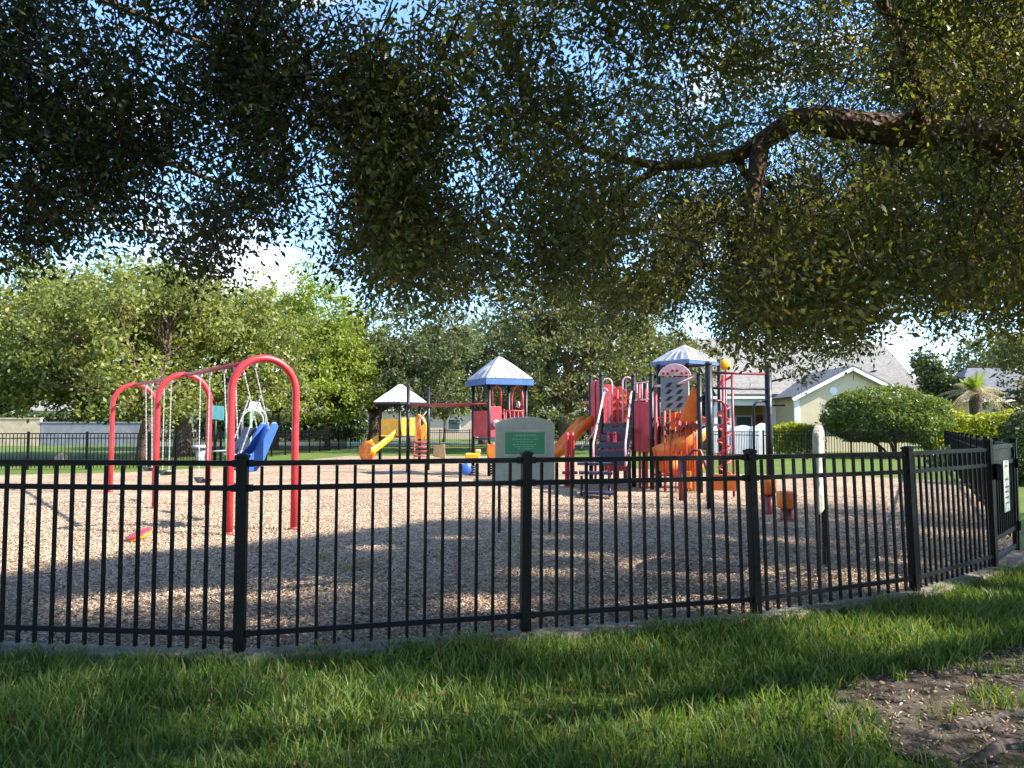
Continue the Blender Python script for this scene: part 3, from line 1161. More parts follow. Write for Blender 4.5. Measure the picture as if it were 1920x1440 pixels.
bz = MB()
for (x0, x1, z0, z1) in ((-pw - .03, pw + .03, ph, ph + .03), (-pw - .03, pw + .03, -ph - .03, -ph), (-pw - .03, -pw, -ph, ph), (pw, pw + .03, -ph, ph)):
    bz.slab([on_sign(a, b, 0.001) for a, b in ((x0, z0), (x1, z0), (x1, z1), (x0, z1))], fr, 0.016)
bz.build('panel_rim', 'signgrey', s1, bevel=0.004)
gp = MB().slab([on_sign(a, b, 0.001) for a, b in ((-pw, -ph), (pw, -ph), (pw, ph), (-pw, ph))], fr, 0.006).build('panel', 'signgreen', s1)
mk = MB()
for z, w_, hgt in ((0.095, .30, .020), (0.045, .34, .012), (0.015, .24, .012), (-.02, .32, .012), (-.05, .28, .012), (-.08, .2, .012)):
    x0 = -w_ / 2
    while x0 < w_ / 2 - .01:
        l = rnd.uniform(.012, .045)
        x1 = min(x0 + l, w_ / 2)
        mk.slab([on_sign(a, z + b, 0.0075) for a, b in ((x0, 0), (x1, 0), (x1, hgt), (x0, hgt))], fr, 0.0008)
        x0 += l + rnd.uniform(.006, .016)
mk.build('print', 'signmark', gp)

c2 = Vector((P(1541, 1078, 7.62).x, 7.62, 0))
ax2 = Vector((0.44, 0.898, 0)).normalized()
sign_board(c2, ax2, 'grey rounded sign board seen edge-on behind the fence, on black legs', 0.60, 1.45, leg_back=-0.004, leg_top=-0.001)

# orange step pods
for px, py, h, w_, lab in ((1442, 966, 0.60, 0.125, 'taller orange step pod on a dark red stem farther from the front fence'), (1476, 978, 0.46, 0.15, 'shorter wider orange step pod on a dark red stem')):
    c = G(px, py)
    t = thing('step_pod', lab, 'step pod', c, 'orange step pods on the wood chips')
    MB().lathe([(w_ * .62, 0), (w_ * .66, .03), (w_ * .62, h - .26)], c, 16).build('stem', 'maroon', t, smooth=True)
    MB().lathe([(w_ * .80, h - .259), (w_ * .97, h - .23), (w_, h - .04), (w_ * .93, h - .008), (w_ * .6, h), (0.01, h + .004)], c, 18).build('top', 'orange', t, smooth=True)

# ------------------------------------------------------------------ climbing frame (black posts, right)
cf0 = Vector((P(1330, 800, 13.3).x, 13.3, 0))
cf1 = Vector((P(1442, 800, 13.75).x, 13.75, 0))
cf = thing('climbing_frame', 'climbing frame with two tall black posts and dark cross bars', 'climbing frame', cf0)
for c in (cf0, cf1):
    po = MB().lathe([(0.062, 0), (0.062, 2.50)], c, 16).build('post', 'post', cf, smooth=True)
    MB().lathe([(0.066, 2.501), (0.066, 2.53), (0.045, 2.555), (0.005, 2.565)], c, 16).build('post_cap', 'rubber', po, smooth=True)
cd = (cf1 - cf0).normalized()


def bar(z, m, r, a=0.06, b=0.06):
    return MB().tube([cf0 + cd * a + Vector((0, 0, z)), cf1 - cd * b + Vector((0, 0, z))], r, 10).build('bar', m, cf, smooth=True)


bar(2.37, 'maroon', 0.024)
bar(2.10, 'navy', 0.022)
for base, sg, m in ((cf0, 1, 'maroon'), (cf1, -1, 'post')):
    z0 = 1.88
    mb = MB()
    pts = [base + cd * (sg * 0.05) + Vector((0, 0, z0)), base + cd * (sg * 0.2) + Vector((0, 0, z0))]
    for i in range(1, 7):
        a = R(90 - 15 * i)
        pts.append(base + cd * (sg * (0.2 + 0.13 * math.cos(a))) + Vector((0, 0, z0 - 0.13 + 0.13 * math.sin(a))))
    pts.append(base + cd * (sg * 0.33) + Vector((0, 0, 0.0)))
    mb.tube(pts, 0.02, 9)
    mb.build('climbing_pole', m, cf, smooth=True)
for z, dx in ((2.30, 0.26), (1.87, 0.24)):
    e = cf1 + cd * 0.05 + Vector((0, 0, z - 0.06))
    g = e + Vector((dx, -0.05, 0.06 if z > 2 else 0.0))
    MB().beam(e, g, 0.07, 0.035).build('hand_grip', 'rubber', cf, bevel=0.01)
for z in (0.62, 0.42):
    pass

# ------------------------------------------------------------------ roofs helper
def pyramid_roof(root, c, side, yaw, z_eave, z_top, fasc_h, m_roof, m_fas, nseg=4, dome=0.0, lip=0.06):
    """pyramid roof of nseg faces, with a fascia band"""
    n = nseg
    rad = side / (2 * math.sin(math.pi / n))
    ring = lambda r, z: [c + Vector((r * math.cos(yaw + 2 * math.pi * (i + .5) / n), r * math.sin(yaw + 2 * math.pi * (i + .5) / n), z)) for i in range(n)]
    mb = MB()
    r0, r1, r2 = ring(rad, z_eave), ring(rad * 0.52, z_eave + (z_top - z_eave) * (0.50 + dome)), ring(rad * 0.09, z_top - 0.03)
    base = ring(rad * .96, z_eave - 0.03)
    vs_ = base + r0 + r1 + r2 + [c + Vector((0, 0, z_top))]
    fs = [tuple(reversed(range(n)))]
    for k in range(3):
        for i in range(n):
            j = (i + 1) % n
            fs.append((k * n + i, k * n + j, (k + 1) * n + j, (k + 1) * n + i))
    for i in range(n):
        fs.append((3 * n + i, 3 * n + (i + 1) % n, 4 * n))
    mb.add(vs_, fs)
    roof = mb.build('roof', m_roof, root, bevel=0.012)
    # raised ribs on each face
    rb = MB()
    for i in range(n):
        j = (i + 1) % n
        for t in (0.2, 0.4, 0.6, 0.8):
            a = r0[i].lerp(r0[j], t)
            b = r1[i].lerp(r1[j], t)
            up = Vector((0, 0, 0.012))
            rb.beam(a + up, b + up, 0.03, 0.02)
    rb.build('roof_ribs', m_roof, roof)
    if fasc_h:
        fb = MB()
        ro, ri = ring(rad * 1.02, 0), ring(rad * 0.975, 0)
        for i in range(n):
            j = (i + 1) % n
            b = [ri[i], ro[i], ro[j], ri[j]]
            fb.hexa([v_ + Vector((0, 0, z_eave - fasc_h)) for v_ in b], [v_ + Vector((0, 0, z_eave - 0.032)) for v_ in b])
        fb.build('fascia', m_fas, roof)
    return roof


def panel_between(root, a, b, z0, z1, m, name='panel', th=0.035, gap=0.06, arch=0.0, holes=None):
    """upright board between two posts, optional arched top"""
    d = b - a
    L = d.length
    d.normalize()
    nrm = Vector((d.y, -d.x, 0))
    o_ = [(gap, z0), (L - gap, z0), (L - gap, z1)]
    if arch:
        for i in range(1, 8):
            t = i / 8
            o_.append((L - gap - (L - 2 * gap) * t, z1 + arch * math.sin(math.pi * t)))
    o_.append((gap, z1))
    poly = [a + d * x - nrm * th / 2 + Vector((0, 0, z)) for x, z in o_]
    return MB().slab(poly, nrm, th).build(name, m, root, bevel=0.008)


def rail_between(root, a, b, z0, z1, m, n, name='barrier', r=0.014, gap=0.06):
    d = b - a
    L = d.length
    d.normalize()
    mb = MB()
    for z in (z0, z1):
        mb.tube([a + d * gap + Vector((0, 0, z)), b - d * gap + Vector((0, 0, z))], r * 1.3, 7)
    for i in range(n):
        s = gap + (L - 2 * gap) * (i + .5) / n
        mb.tube([a + d * s + Vector((0, 0, z0)), a + d * s + Vector((0, 0, z1))], r, 7)
    return mb.build(name, m, root, smooth=True)


def post(root, p, h, r=0.055, m='post', cap=True):
    o = MB().lathe([(r, 0), (r, h)], p, 14).build('post', m, root, smooth=True)
    if cap:
        MB().lathe([(r * 1.08, h + .001), (r * 1.08, h + .03), (r * .6, h + .055), (.004, h + .06)], p, 14).build('post_cap', m, o, smooth=True)
    return o




def deck(root, pts, z, m='navy', th=0.06):
    return MB().slab([Vector((p.x, p.y, z - th)) for p in pts], (0, 0, 1), th).build('deck', m, root)


# ------------------------------------------------------------------ structure A: blue-trimmed tower with overhead ladder
TA = XY(936, 23.2)
yawA = R(-25.7)
ta = thing('play_structure', 'play tower with a grey roof edged in blue and a long red overhead ladder', 'play structure', TA)
sA = 1.36
ca, sa_ = math.cos(yawA), math.sin(yawA)


def ra(x, y):
    return TA + Vector((x * math.cos(R(25.7)) - y * math.sin(R(25.7)), x * math.sin(R(25.7)) + y * math.cos(R(25.7)), 0))


hA = 0.60
cA = [ra(-hA, -hA), ra(hA, -hA), ra(hA, hA), ra(-hA, hA)]
zE, zTp = 2.86, 3.56
pyramid_roof(ta, TA, 1.52, R(25.7), zE, zTp, 0.20, 'roofgrey', 'fascia', 4, 0.03)
for p in cA:
    post(ta, p, zE - 0.03, 0.05, cap=False)
deck(ta, [ra(-hA, -hA), ra(hA, -hA), ra(hA, hA), ra(-hA, hA)], 1.10)
# front face: left half red bubble panel, arched handle, right half rungs
m1 = ra(-0.18, -hA)
panel_between(ta, cA[0], m1, 1.12, 2.02, 'redplastic', 'bubble_panel', arch=0.0, gap=0.03)
bp_ = cA[0].lerp(m1, 0.5) + Vector((0, 0, 1.52))
dn = Vector((math.sin(R(25.7)), -math.cos(R(25.7)), 0))
MB().lathe([(0.12, 0.0), (0.115, 0.04), (0.08, 0.09), (0.03, 0.115), (0.004, 0.118)], bp_ + dn * 0.02, 16, Vector((0, 0, 1)).rotation_difference(dn).to_matrix()).build('bubble_window', 'pinkwhite', ta, smooth=True)


def hoop(root, a, b, z0, zt, m, r=0.02, name='hoop'):
    d = (b - a)
    L = d.length
    d.normalize()
    c = a.lerp(b, .5)
    hw = L / 2
    pts = [a + Vector((0, 0, z0))]
    for i in range(13):
        t = math.pi - math.pi * i / 12
        pts.append(c + d * (hw * math.cos(t)) + Vector((0, 0, zt - hw + hw * math.sin(t))))
    pts.append(b + Vector((0, 0, z0)))
    return MB().tube(pts, r, 9).build(name, m, root, smooth=True)


hoop(ta, ra(-.50, -hA), ra(-.22, -hA), 2.03, 2.62, 'redplastic', .025)
rail_between(ta, m1, cA[1], 1.15, 1.9, 'redplastic', 5, r=.016)
lad = MB()
for i in range(6):
    z = 0.25 + i * 0.24
    lad.tube([ra(-.12, -hA - .35 + i * .06) + Vector((0, 0, z)), ra(.5, -hA - .35 + i * .06) + Vector((0, 0, z))], .018, 8)
for x in (-.12, .5):
    lad.tube([ra(x, -hA - .42), ra(x, -hA - .05) + Vector((0, 0, 1.5)), ra(x, -hA + .02) + Vector((0, 0, 1.95))], .022, 8)
lad.build('rung_ladder', 'redplastic', ta, smooth=True)
panel_between(ta, cA[1], cA[2], 1.12, 1.85, 'redplastic', 'arched_panel', arch=0.0)
hoop(ta, ra(hA, -.38), ra(hA, .38), 1.86, 2.66, 'redplastic', .035)
MB().lathe([(0.10, -.02), (.10, .02)], ra(hA, 0) + Vector((.03, -.01, 2.1)), 14, Vector((0, 0, 1)).rotation_difference(Vector((math.cos(R(25.7)), math.sin(R(25.7)), 0))).to_matrix()).build('play_disc', 'pinkwhite', ta, smooth=True)
panel_between(ta, cA[3], cA[0], 1.12, 1.9, 'redplastic', 'side_panel')
# overhead ladder to two outer posts
e0, e1 = XY(765, 23.9), XY(803, 25.2)
for p in (e0, e1):
    post(ta, p, 2.66, 0.055)
q0, q1 = cA[0], cA[3]
lb = MB()
zl = 2.10
for a, b in ((e0, q0), (e1, q1)):
    lb.tube([a + Vector((0, 0, zl)), b + Vector((0, 0, zl))], .038, 10)
for i in range(1, 9):
    t = i / 9
    lb.tube([e0.lerp(q0, t) + Vector((0, 0, zl)), e1.lerp(q1, t) + Vector((0, 0, zl))], .018, 8)
lb.build('overhead_ladder', 'darkred', ta, smooth=True)
for i in range(3):
    MB().tube([e0.lerp(e1, 0.05) + Vector((0, 0, .35 + .3 * i)), e0.lerp(e1, .95) + Vector((0, 0, .35 + .3 * i))], .018, 8).build('rung', 'darkred', ta, smooth=True)
# handle bar at the outer end
MB().tube([e1 + Vector((0, 0, 2.0)), e1 + Vector((-.25, -.1, 1.7)), e1 + Vector((-.35, -.15, 1.45))], .02, 8).build('grab_bar', 'pinkwhite', ta, smooth=True)

# ------------------------------------------------------------------ structure B: small yellow one with white roof
TB = XY(750, 31.5)
tb = thing('play_structure', 'small play tower with a white pointed roof, yellow slide and orange panels', 'play structure', TB)
pyramid_roof(tb, TB, 1.22, R(8), 2.42, 3.18, 0.10, 'roofwhite', 'post', 6, 0.0)
RB = 0.92
pB = [TB + Vector((RB * math.cos(R(8 + 60 * i + 30)), RB * math.sin(R(8 + 60 * i + 30)), 0)) for i in range(6)]
for p in pB:
    post(tb, p, 2.37, 0.05, cap=False)
deck(tb, pB, 1.05)
for i, m, z1 in ((3, 'yellow', 1.75), (4, 'yellow', 1.78), (2, 'tan', 1.7), (0, 'yellow', 1.7)):
    a, b = pB[i], pB[(i + 1) % 6]
    panel_between(tb, a, b, 1.08, z1, m, 'panel')
for i in (3, 4):
    a, b = pB[i], pB[(i + 1) % 6]
    mid = a.lerp(b, .5)
    nrm = (mid - TB).normalized()
    for t in (.3, .7):
        MB().lathe([(.07, -.01), (.07, .012)], a.lerp(b, t) + nrm * .025 + Vector((0, 0, 1.4)), 12, Vector((0, 0, 1)).rotation_difference(nrm).to_matrix()).build('porthole', 'tan', tb)
# slide to the left, toward the viewer
s_top = P(737, 803, 31.0)
s_bot = P(690, 851, 30.2)
pts = []
for i in range(9):
    t = i / 8
    p = s_top.lerp(s_bot, t)
    p.z = 1.08 + (0.30 - 1.08) * (t ** 0.95 if t < .85 else .86 + (t - .85) * .5)
    pts.append(p)
pts.append(pts[-1] + (pts[-1] - pts[-2]).normalized() * .12 + Vector((0, 0, .03)))
MB().trough(pts, 0.80, 0.30, .04).build('slide', 'yellow', tb, smooth=True)
mb = MB()
pz = pts[-2]
sd = (s_bot - s_top)
sd.z = 0
sd.normalize()
mb.lathe([(.37, -.035), (.41, 0), (.40, .04), (.25, .05), (.01, .052)], pz + sd * .02 + Vector((0, 0, .13)), 18, Vector((0, 0, 1)).rotation_difference((sd + Vector((0, -.7, .25))).normalized()).to_matrix())
mb.build('slide_exit', 'orange', tb, smooth=True)
MB().tube([pts[-3] - Vector((0, 0, .03)), Vector((pts[-3].x, pts[-3].y, 0))], .03, 8).build('slide_leg', 'post', tb)
# orange curved climber on the right
o0 = XY(778, 30.4)
o1 = XY(800, 30.6)
fp = MB()
for p0, p1 in ((o0, o0.lerp(o1, .45)), (o0.lerp(o1, .5), o1)):
    d = (p1 - p0)
    nrm = Vector((d.y, -d.x, 0)).normalized()
    prof = [(0.0, 0.95), (0.0, 1.9)] if p0 is o0 else [(0, .95), (0, 1.55)]
    fp.slab([p0 + Vector((0, 0, prof[0][1])), p1 + Vector((0, 0, prof[0][1])), p1 + Vector((0, 0, prof[1][1] - .1)), p0.lerp(p1, .5) + Vector((0, 0, prof[1][1])), p0 + Vector((0, 0, prof[1][1] - .12))], nrm, .05)
fp.build('climber_panel', 'orange', tb, bevel=.01)
hp = MB()
hp.tube([o0 + Vector((.12, -.03, 1.9)), o0 + Vector((.3, -.05, 1.78)), o0 + Vector((.44, -.06, 1.5)), o0 + Vector((.46, -.06, 1.1)), o0 + Vector((.36, -.05, .96))], .05, 9)
hp.build('arched_handle', 'yellow', tb, smooth=True)
lr = MB()
for x in (0, .5):
    lr.tube([o0 + Vector((x, -.25, 0)), o0 + Vector((x, -.02, .95))], .028, 8)
for i in range(5):
    t = (i + .6) / 5.4
    lr.tube([o0 + Vector((0, -.25 + .23 * t, .95 * t)), o0 + Vector((.5, -.25 + .23 * t, .95 * t))], .035, 8)
lr.build('ladder', 'redplastic', tb, smooth=True)
MB().slab([XY(812, 31.5) + Vector((0, 0, .22)), XY(836, 31.2) + Vector((0, 0, .12)), XY(834, 31.2) + Vector((0, 0, .72)), XY(814, 31.5) + Vector((0, 0, .66))], (0, -1, 0), .06).build('ground_panel', 'tan', tb, bevel=.02)

# ------------------------------------------------------------------ structure C: toddler structure behind the swings
TC = XY(470, 29)
tcx = thing('play_structure', 'low play structure behind the swings with pale hoops and a teal panel', 'play structure', TC)
t0, t1 = XY(450, 28.8), XY(496, 29.2)
t2, t3 = XY(452, 30.2), XY(500, 30.5)
for p, h in ((t0, 1.9), (t1, 1.35), (t2, 1.9), (t3, 1.35)):
    post(tcx, p, h, .045)
deck(tcx, [t0, t1, t3, t2], .85)
panel_between(tcx, t0, t1, .2, 1.22, 'navy', 'dark_panel')
panel_between(tcx, t2, t3, .88, 1.4, 'navy', 'dark_panel')
for k, (a, b, z) in enumerate(((t0, t1, 2.05), (t2, t3, 2.2))):
    hoop(tcx, a + Vector((.05, 0, 0)), b - Vector((.05, 0, 0)), 1.3, z, 'galv', .03)
MB().slab([P(466, 768, 29.1), P(492, 772, 29.3), P(488, 755, 29.6), P(470, 752, 29.4)], (0, -1, 0), .04).build('roof_piece', 'roofgrey', tcx)
post(tcx, XY(470, 28.7), 1.95, .05, 'palegreen')
u0 = XY(404, 29.5)
post(tcx, u0, 2.25, .05)
post(tcx, XY(424, 29.8), 1.9, .045, 'palegreen')
MB().slab([P(397, 786, 29.4), P(420, 788, 29.6), P(420, 762, 29.6), P(397, 760, 29.4)], (0, -1, 0), .05).build('teal_panel', 'teal', tcx, bevel=.01)
MB().tube([P(424, 846, 29.2), P(455, 846, 28.7), P(486, 845, 28.5)], .03, 8).build('rail', 'roofwhite', tcx, smooth=True)
MB().tube([P(362, 848, 29.6), P(424, 845, 29.4)], .03, 8).build('rail', 'galv', tcx, smooth=True)
pc2 = P(376, 842, 28.9)
pcb = Vector((pc2.x, pc2.y, 0))
bb = thing('play_bench', 'pale grey low play stool behind the middle red arch', 'play stool', pcb)
MB().lathe([(.3, .62), (.34, .66), (.33, .72), (.05, .75)], pcb, 14).build('top', 'roofgrey', bb, smooth=True)
MB().lathe([(.2, 0), (.14, .3), (.2, .62)], pcb, 12).build('stem', 'galv', bb, smooth=True)

# ------------------------------------------------------------------ spring riders and red posts in the middle
r1 = XY(885, 21.8)
rd = thing('spring_rider', 'spring rider with a flat yellow-orange seat and blue base wheel', 'spring rider', r1)
coil = []
for i in range(48):
    a = i * .55
    coil.append(r1 + Vector((.11 * math.cos(a), .11 * math.sin(a), .05 + .28 * i / 47)))
MB().tube(coil, .022, 7).build('spring', 'navy', rd, smooth=True)
MB().box(r1 + Vector((.02, 0, .60)), (.42, .26, .17)).build('seat', 'yellow', rd, bevel=.04)
MB().box(r1 + Vector((.17, .03, .74)), (.16, .2, .1)).build('backrest', 'tan', rd, bevel=.03)
MB().lathe([(.02, -.03), (.15, -.03), (.165, 0), (.15, .03), (.02, .03)], r1 + Vector((-.17, -.2, .24)), 18, Matrix.Rotation(R(90), 3, 'X')).build('wheel', 'blue', rd, smooth=True)
r2 = XY(925, 22.2)
rd = thing('spring_rider', 'spring rider with a round orange shield body beside the grey sign', 'spring rider', r2)
coil = [r2 + Vector((.10 * math.cos(i * .55), .10 * math.sin(i * .55), .05 + .3 * i / 47)) for i in range(48)]
MB().tube(coil, .022, 7).build('spring', 'post', rd, smooth=True)
sh_ = [(-.17, .95), (-.1, .90), (0, .97), (.1, .90), (.17, .95), (.19, .72), (.13, .52), (0, .42), (-.13, .52), (-.19, .72)]
MB().slab([r2 + Vector((x, -.05, z)) for x, z in sh_], (0, 1, 0), .1).build('body', 'orange', rd, bevel=.025)
MB().box(r2 + Vector((0, .18, .60)), (.2, .3, .06)).build('seat', 'yellow', rd, bevel=.02)
MB().box(r2 + Vector((0, .05, .38)), (.12, .3, .06)).build('base', 'post', rd, bevel=.02)
r3 = XY(1068, 18.3)
rp = thing('activity_post', 'narrow twin red upright posts with a dark collar right of the grey sign', 'activity post', r3)
for dx in (-.06, .06):
    MB().lathe([(.055, 0), (.055, 1.22), (.045, 1.28), (.01, 1.3)], r3 + Vector((dx, 0, 0)), 12).build('upright', 'red', rp, smooth=True)
MB().box(r3 + Vector((0, 0, .34)), (.36, .2, .06)).build('collar', 'maroon', rp, bevel=.01)
MB().box(r3 + Vector((0, 0.01, 1.18)), (.2, .08, .1)).build('head', 'maroon', rp, bevel=.02)

# ------------------------------------------------------------------ structure D: big red and orange structure
TD = XY(1200, 18.5)
td = thing('play_structure', 'large red and orange play structure with dark posts, stairs and a spiral slide', 'play structure', TD)
DZ = 1.5
k0, k1 = XY(1128, 18.6), XY(1188, 18.2)
k2, k3 = XY(1108, 20.2), XY(1172, 20.4)
k4, k5 = XY(1222, 17.4), XY(1236, 19.8)
k6, k7 = XY(1312, 16.6), XY(1350, 18.9)
for p, h in ((k0, 2.66), (k1, 2.62), (k2, 2.75), (k3, 2.7), (k4, 2.60), (k5, 2.92), (k6, 2.55), (k7, 2.92)):
    post(td, p, h, .055)
post(td, XY(1208, 19.0), 2.6, .05)
deck(td, [k0, k1, k3, k2], DZ)
deck(td, [k1 + Vector((.06, 0, 0)), k4, k5, k3 + Vector((.06, 0, 0))], DZ - .08)
deck(td, [k4 + Vector((.06, 0, 0)), k6, k7, k5 + Vector((.06, 0, 0))], DZ)
panel_between(td, k2, k0, DZ - .35, 2.58, 'redplastic', 'tall_panel')
panel_between(td, k2, k3, DZ + .02, 2.3, 'redplastic', 'back_panel', arch=.25)
rail_between(td, k3, k5, DZ, 2.3, 'redplastic', 6)
bpn = panel_between(td, XY(1142, 19.4), XY(1180, 19.4), DZ + .03, 2.32, 'redplastic', 'game_panel', arch=.12)
hl = MB()
for i in range(4):
    for j in range(4):
        c = XY(1142, 19.4).lerp(XY(1180, 19.4), .2 + .2 * i) + Vector((0, -.022, DZ + .2 + .17 * j))
        hl.lathe([(.035, 0), (.035, .02)], c, 10, Matrix.Rotation(R(90), 3, 'X'))
hl.build('game_discs', 'orange', bpn)
# loops beside the panel
for px0, px1, Yh, zt in ((1130, 1148, 18.7, 2.6), (1168, 1186, 18.5, 2.62), (1128, 1140, 18.6, 2.35)):
    hoop(td, XY(px0, Yh), XY(px1, Yh), DZ, zt, 'pinkwhite', .02, 'grab_loop')
panel_between(td, k1, k4, DZ - .65, 2.0, 'redplastic', 'side_panel')
rail_between(td, k1, k4, 2.05, 2.45, 'pinkwhite', 3)
rail_between(td, k4, k6, .35, 1.62, 'redplastic', 6, 'barrier', r=.018)
MB().tube([k4 + Vector((.05, 0, 2.35)), k4.lerp(k6, .5) + Vector((0, 0, 2.34)), k6 + Vector((-.05, 0, 2.52))], .03, 9).build('grab_bar', 'pinkwhite', td, smooth=True)
# stairs, upper flight
st = MB()
ar_, br_ = XY(1134, 18.4), XY(1185, 18.0)
c_, d_ = XY(1112, 16.7), XY(1172, 16.5)
for i in range(5):
    t = i / 5
    z = DZ - .08 - .17 * i
    a, b = ar_.lerp(c_, t), br_.lerp(d_, t)
    a2, b2 = ar_.lerp(c_, t + .15), br_.lerp(d_, t + .15)
    st.slab([Vector((p.x, p.y, z - .035)) for p in (a, b, b2, a2)], (0, 0, 1), .035)
    st.slab([Vector((p.x, p.y, z - .14)) for p in (a2, b2)] + [Vector((p.x, p.y, z - .037)) for p in (b2, a2)], (0, 1, 0), .012)
st.build('stairs', 'navy', td)
for a, b, nm in ((ar_, c_, 1), (br_, d_, 1)):
    MB().tube([a + Vector((0, 0, DZ + .75)), a.lerp(b, .1) + Vector((0, 0, DZ + .7)), b + Vector((0, 0, 1.05)), b + Vector((0, -.05, .6)), a.lerp(b, .35) + Vector((0, 0, 1.0))], .022, 8).build('handrail', 'pinkwhite', td, smooth=True)
panel_between(td, XY(1128, 18.9), XY(1186, 18.7), .35, 1.4, 'redplastic', 'lower_panel')
for px, Yp, h in ((1158, 19.0, 2.35), (1199, 17.9, 2.45), (1212, 17.7, 2.3), (1230, 17.25, 2.2), (1116, 19.3, 2.6), (1246, 17.1, 2.2)):
    post(td, XY(px, Yp), h, .032, 'redplastic', cap=False)
# landing and lower steps
st = MB()
for i in range(4):
    z = .66 - .17 * i
    a, b = XY(1082 + 3 * i, 16.9 - .42 * i), XY(1146 + 2 * i, 16.7 - .42 * i)
    a2, b2 = XY(1082 + 3 * i, 16.45 - .42 * i), XY(1146 + 2 * i, 16.25 - .42 * i)
    st.slab([Vector((p.x, p.y, z - .05)) for p in (a, b, b2, a2)], (0, 0, 1), .05)
st.build('lower_steps', 'navy', td)
for p in (XY(1090, 16.2), XY(1142, 16.0), XY(1090, 15.8), XY(1142, 15.6)):
    post(td, p, .2 if p.y < 16 else .4, .03, cap=False)
for px, Yp in ((1142, 17.6), (1152, 17.5)):
    post(td, XY(px, Yp), 1.25, .04, 'red')
# orange bumpy slide on the left
pts = [XY(1112, 19.6) + Vector((0, 0, 1.5))]
for i in range(1, 9):
    t = i / 8
    pts.append(XY(1112 - 98 * t, 19.6 - .4 * t) + Vector((0, 0, 1.5 - 1.2 * t + .05 * math.sin(t * 9))))
MB().trough(pts, .5, .26, .03).build('wave_slide', 'orange', td, smooth=True)
MB().tube([XY(1090, 19.2) + Vector((0, 0, .9)), XY(1112, 19.0) + Vector((0, 0, 1.25)), XY(1122, 18.8) + Vector((0, 0, 1.6))], .025, 8).build('grab_bar', 'pinkwhite', td, smooth=True)
# tower roof
TR = (k4 + k5 + k6 + k7) / 4
TR = XY(1285, 18.4)
pyramid_roof(td, TR, 1.12, R(40), 2.99, 3.40, .10, 'roofgrey', 'fascia', 4, .06)
for p in (XY(1236, 18.3), XY(1290, 17.8), XY(1334, 18.5)):
    post(td, p, 2.92, .05, cap=False)
# grey climbing wall with dark slots under a pink arched top
w0, w1 = XY(1240, 17.0), XY(1292, 16.9)
wl = panel_between(td, w0, w1, 1.78, 2.52, 'greyplastic', 'slotted_panel', gap=0, th=.05)
dw = (w1 - w0).normalized()
nw = Vector((dw.y, -dw.x, 0))
sl_ = MB()
for i in range(2):
    for j in range(4):
        c = w0.lerp(w1, .28 + .38 * i) + nw * .028 + Vector((0, 0, 1.90 + .15 * j))
        sl_.slab([c + dw * a + Vector((0, 0, b)) for a, b in ((-.08, -.05), (0.01, -.05), (.09, .05), (0, .05))], nw, .004)
sl_.build('slots', 'rubber', wl)
ar2 = MB()
pl = []
for i in range(13):
    t = math.pi * i / 12
    pl.append(w0.lerp(w1, .5) + dw * (.36 * math.cos(t)) + Vector((0, 0, 2.55 + .27 * math.sin(t) ** 1.2)))
ar2.slab(pl, nw, .06)
arch_top = ar2.build('arched_top', 'pinkwhite', td, bevel=.01)
sc2 = MB()
for i in range(6):
    c = w0.lerp(w1, .5) + nw * .062 + dw * (-.25 + .1 * i) + Vector((0, 0, 2.60 + (.06 if i in (2, 3) else 0)))
    sc2.lathe([(.032, 0), (.032, .012)], c, 10, Vector((0, 0, 1)).rotation_difference(nw).to_matrix())
sc2.build('scallops', 'redplastic', arch_top)
# orange hood and spiral slide
hd = MB()
hb0, hb1 = XY(1284, 16.75), XY(1312, 16.7)
hd.slab([hb0 + Vector((-.12, 0, 1.55)), hb1 + Vector((-.03, 0, 1.55)), hb1 + Vector((-.03, 0, 2.22)), hb0.lerp(hb1, .55) + Vector((0, 0, 2.3)), hb0 + Vector((0.0, 0, 1.9))], (0, -1, 0), .06)
hd.build('slide_hood', 'orange', td, bevel=.015)
sp_c = XY(1274, 17.5)
pts = []
for i in range(30):
    t = i / 29
    a = R(75 - 330 * t)
    pts.append(sp_c + Vector((.40 * math.cos(a), .40 * math.sin(a), 1.5 - 1.22 * t)))
last = pts[-1]
dl = (pts[-1] - pts[-2])
dl.z = 0
dl.normalize()
for i in range(1, 4):
    pts.append(last + dl * (.22 * i) + Vector((0, 0, -.02 * i)))
MB().trough(pts, .46, .34, .03, n=9).build('spiral_slide', 'orange', td, smooth=True)
MB().lathe([(.05, 0), (.05, 1.75)], sp_c, 12).build('spiral_pole', 'redplastic', td, smooth=True)
cv = MB()
n = 15
vv = []
for i in range(n):
    a = R(208 + 84 * i / (n - 1))
    for rr in (.42, .45):
        for z in (.78, 1.20 + .16 * i / n):
            vv.append(sp_c + Vector((rr * math.cos(a) - .05, rr * math.sin(a), z)))
ff = []
for i in range(n - 1):
    a, b = 4 * i, 4 * (i + 1)
    ff += [(a, b, b + 1, a + 1), (a + 2, a + 3, b + 3, b + 2), (a + 1, b + 1, b + 3, a + 3), (a, a + 2, b + 2, b)]
ff += [(0, 1, 3, 2), (4 * n - 4, 4 * n - 2, 4 * n - 1, 4 * n - 3)]
cv.add([v_ for v_ in vv[:]], ff)
cv.v = [Vector((p.x, p.y, p.z)) for p in cv.v]
cv.build('slide_lit_inside', 'yellow', td, smooth=True)  # sunlight on the orange slide's inside, put in as a yellow sheet
for i, px in enumerate((1287, 1293, 1299, 1305)):
    post(td, XY(px, 16.95 - .02 * i), 1.86, .03, 'orange', cap=False)
panel_between(td, XY(1284, 17.06), XY(1308, 16.96), .3, 1.8, 'orange', 'orange_panel')
for px, h in ((1246, 1.75), (1256, 1.8), (1266, 1.75), (1276, 1.8)):
    post(td, XY(px, 16.9), h, .014, 'redplastic', cap=False)
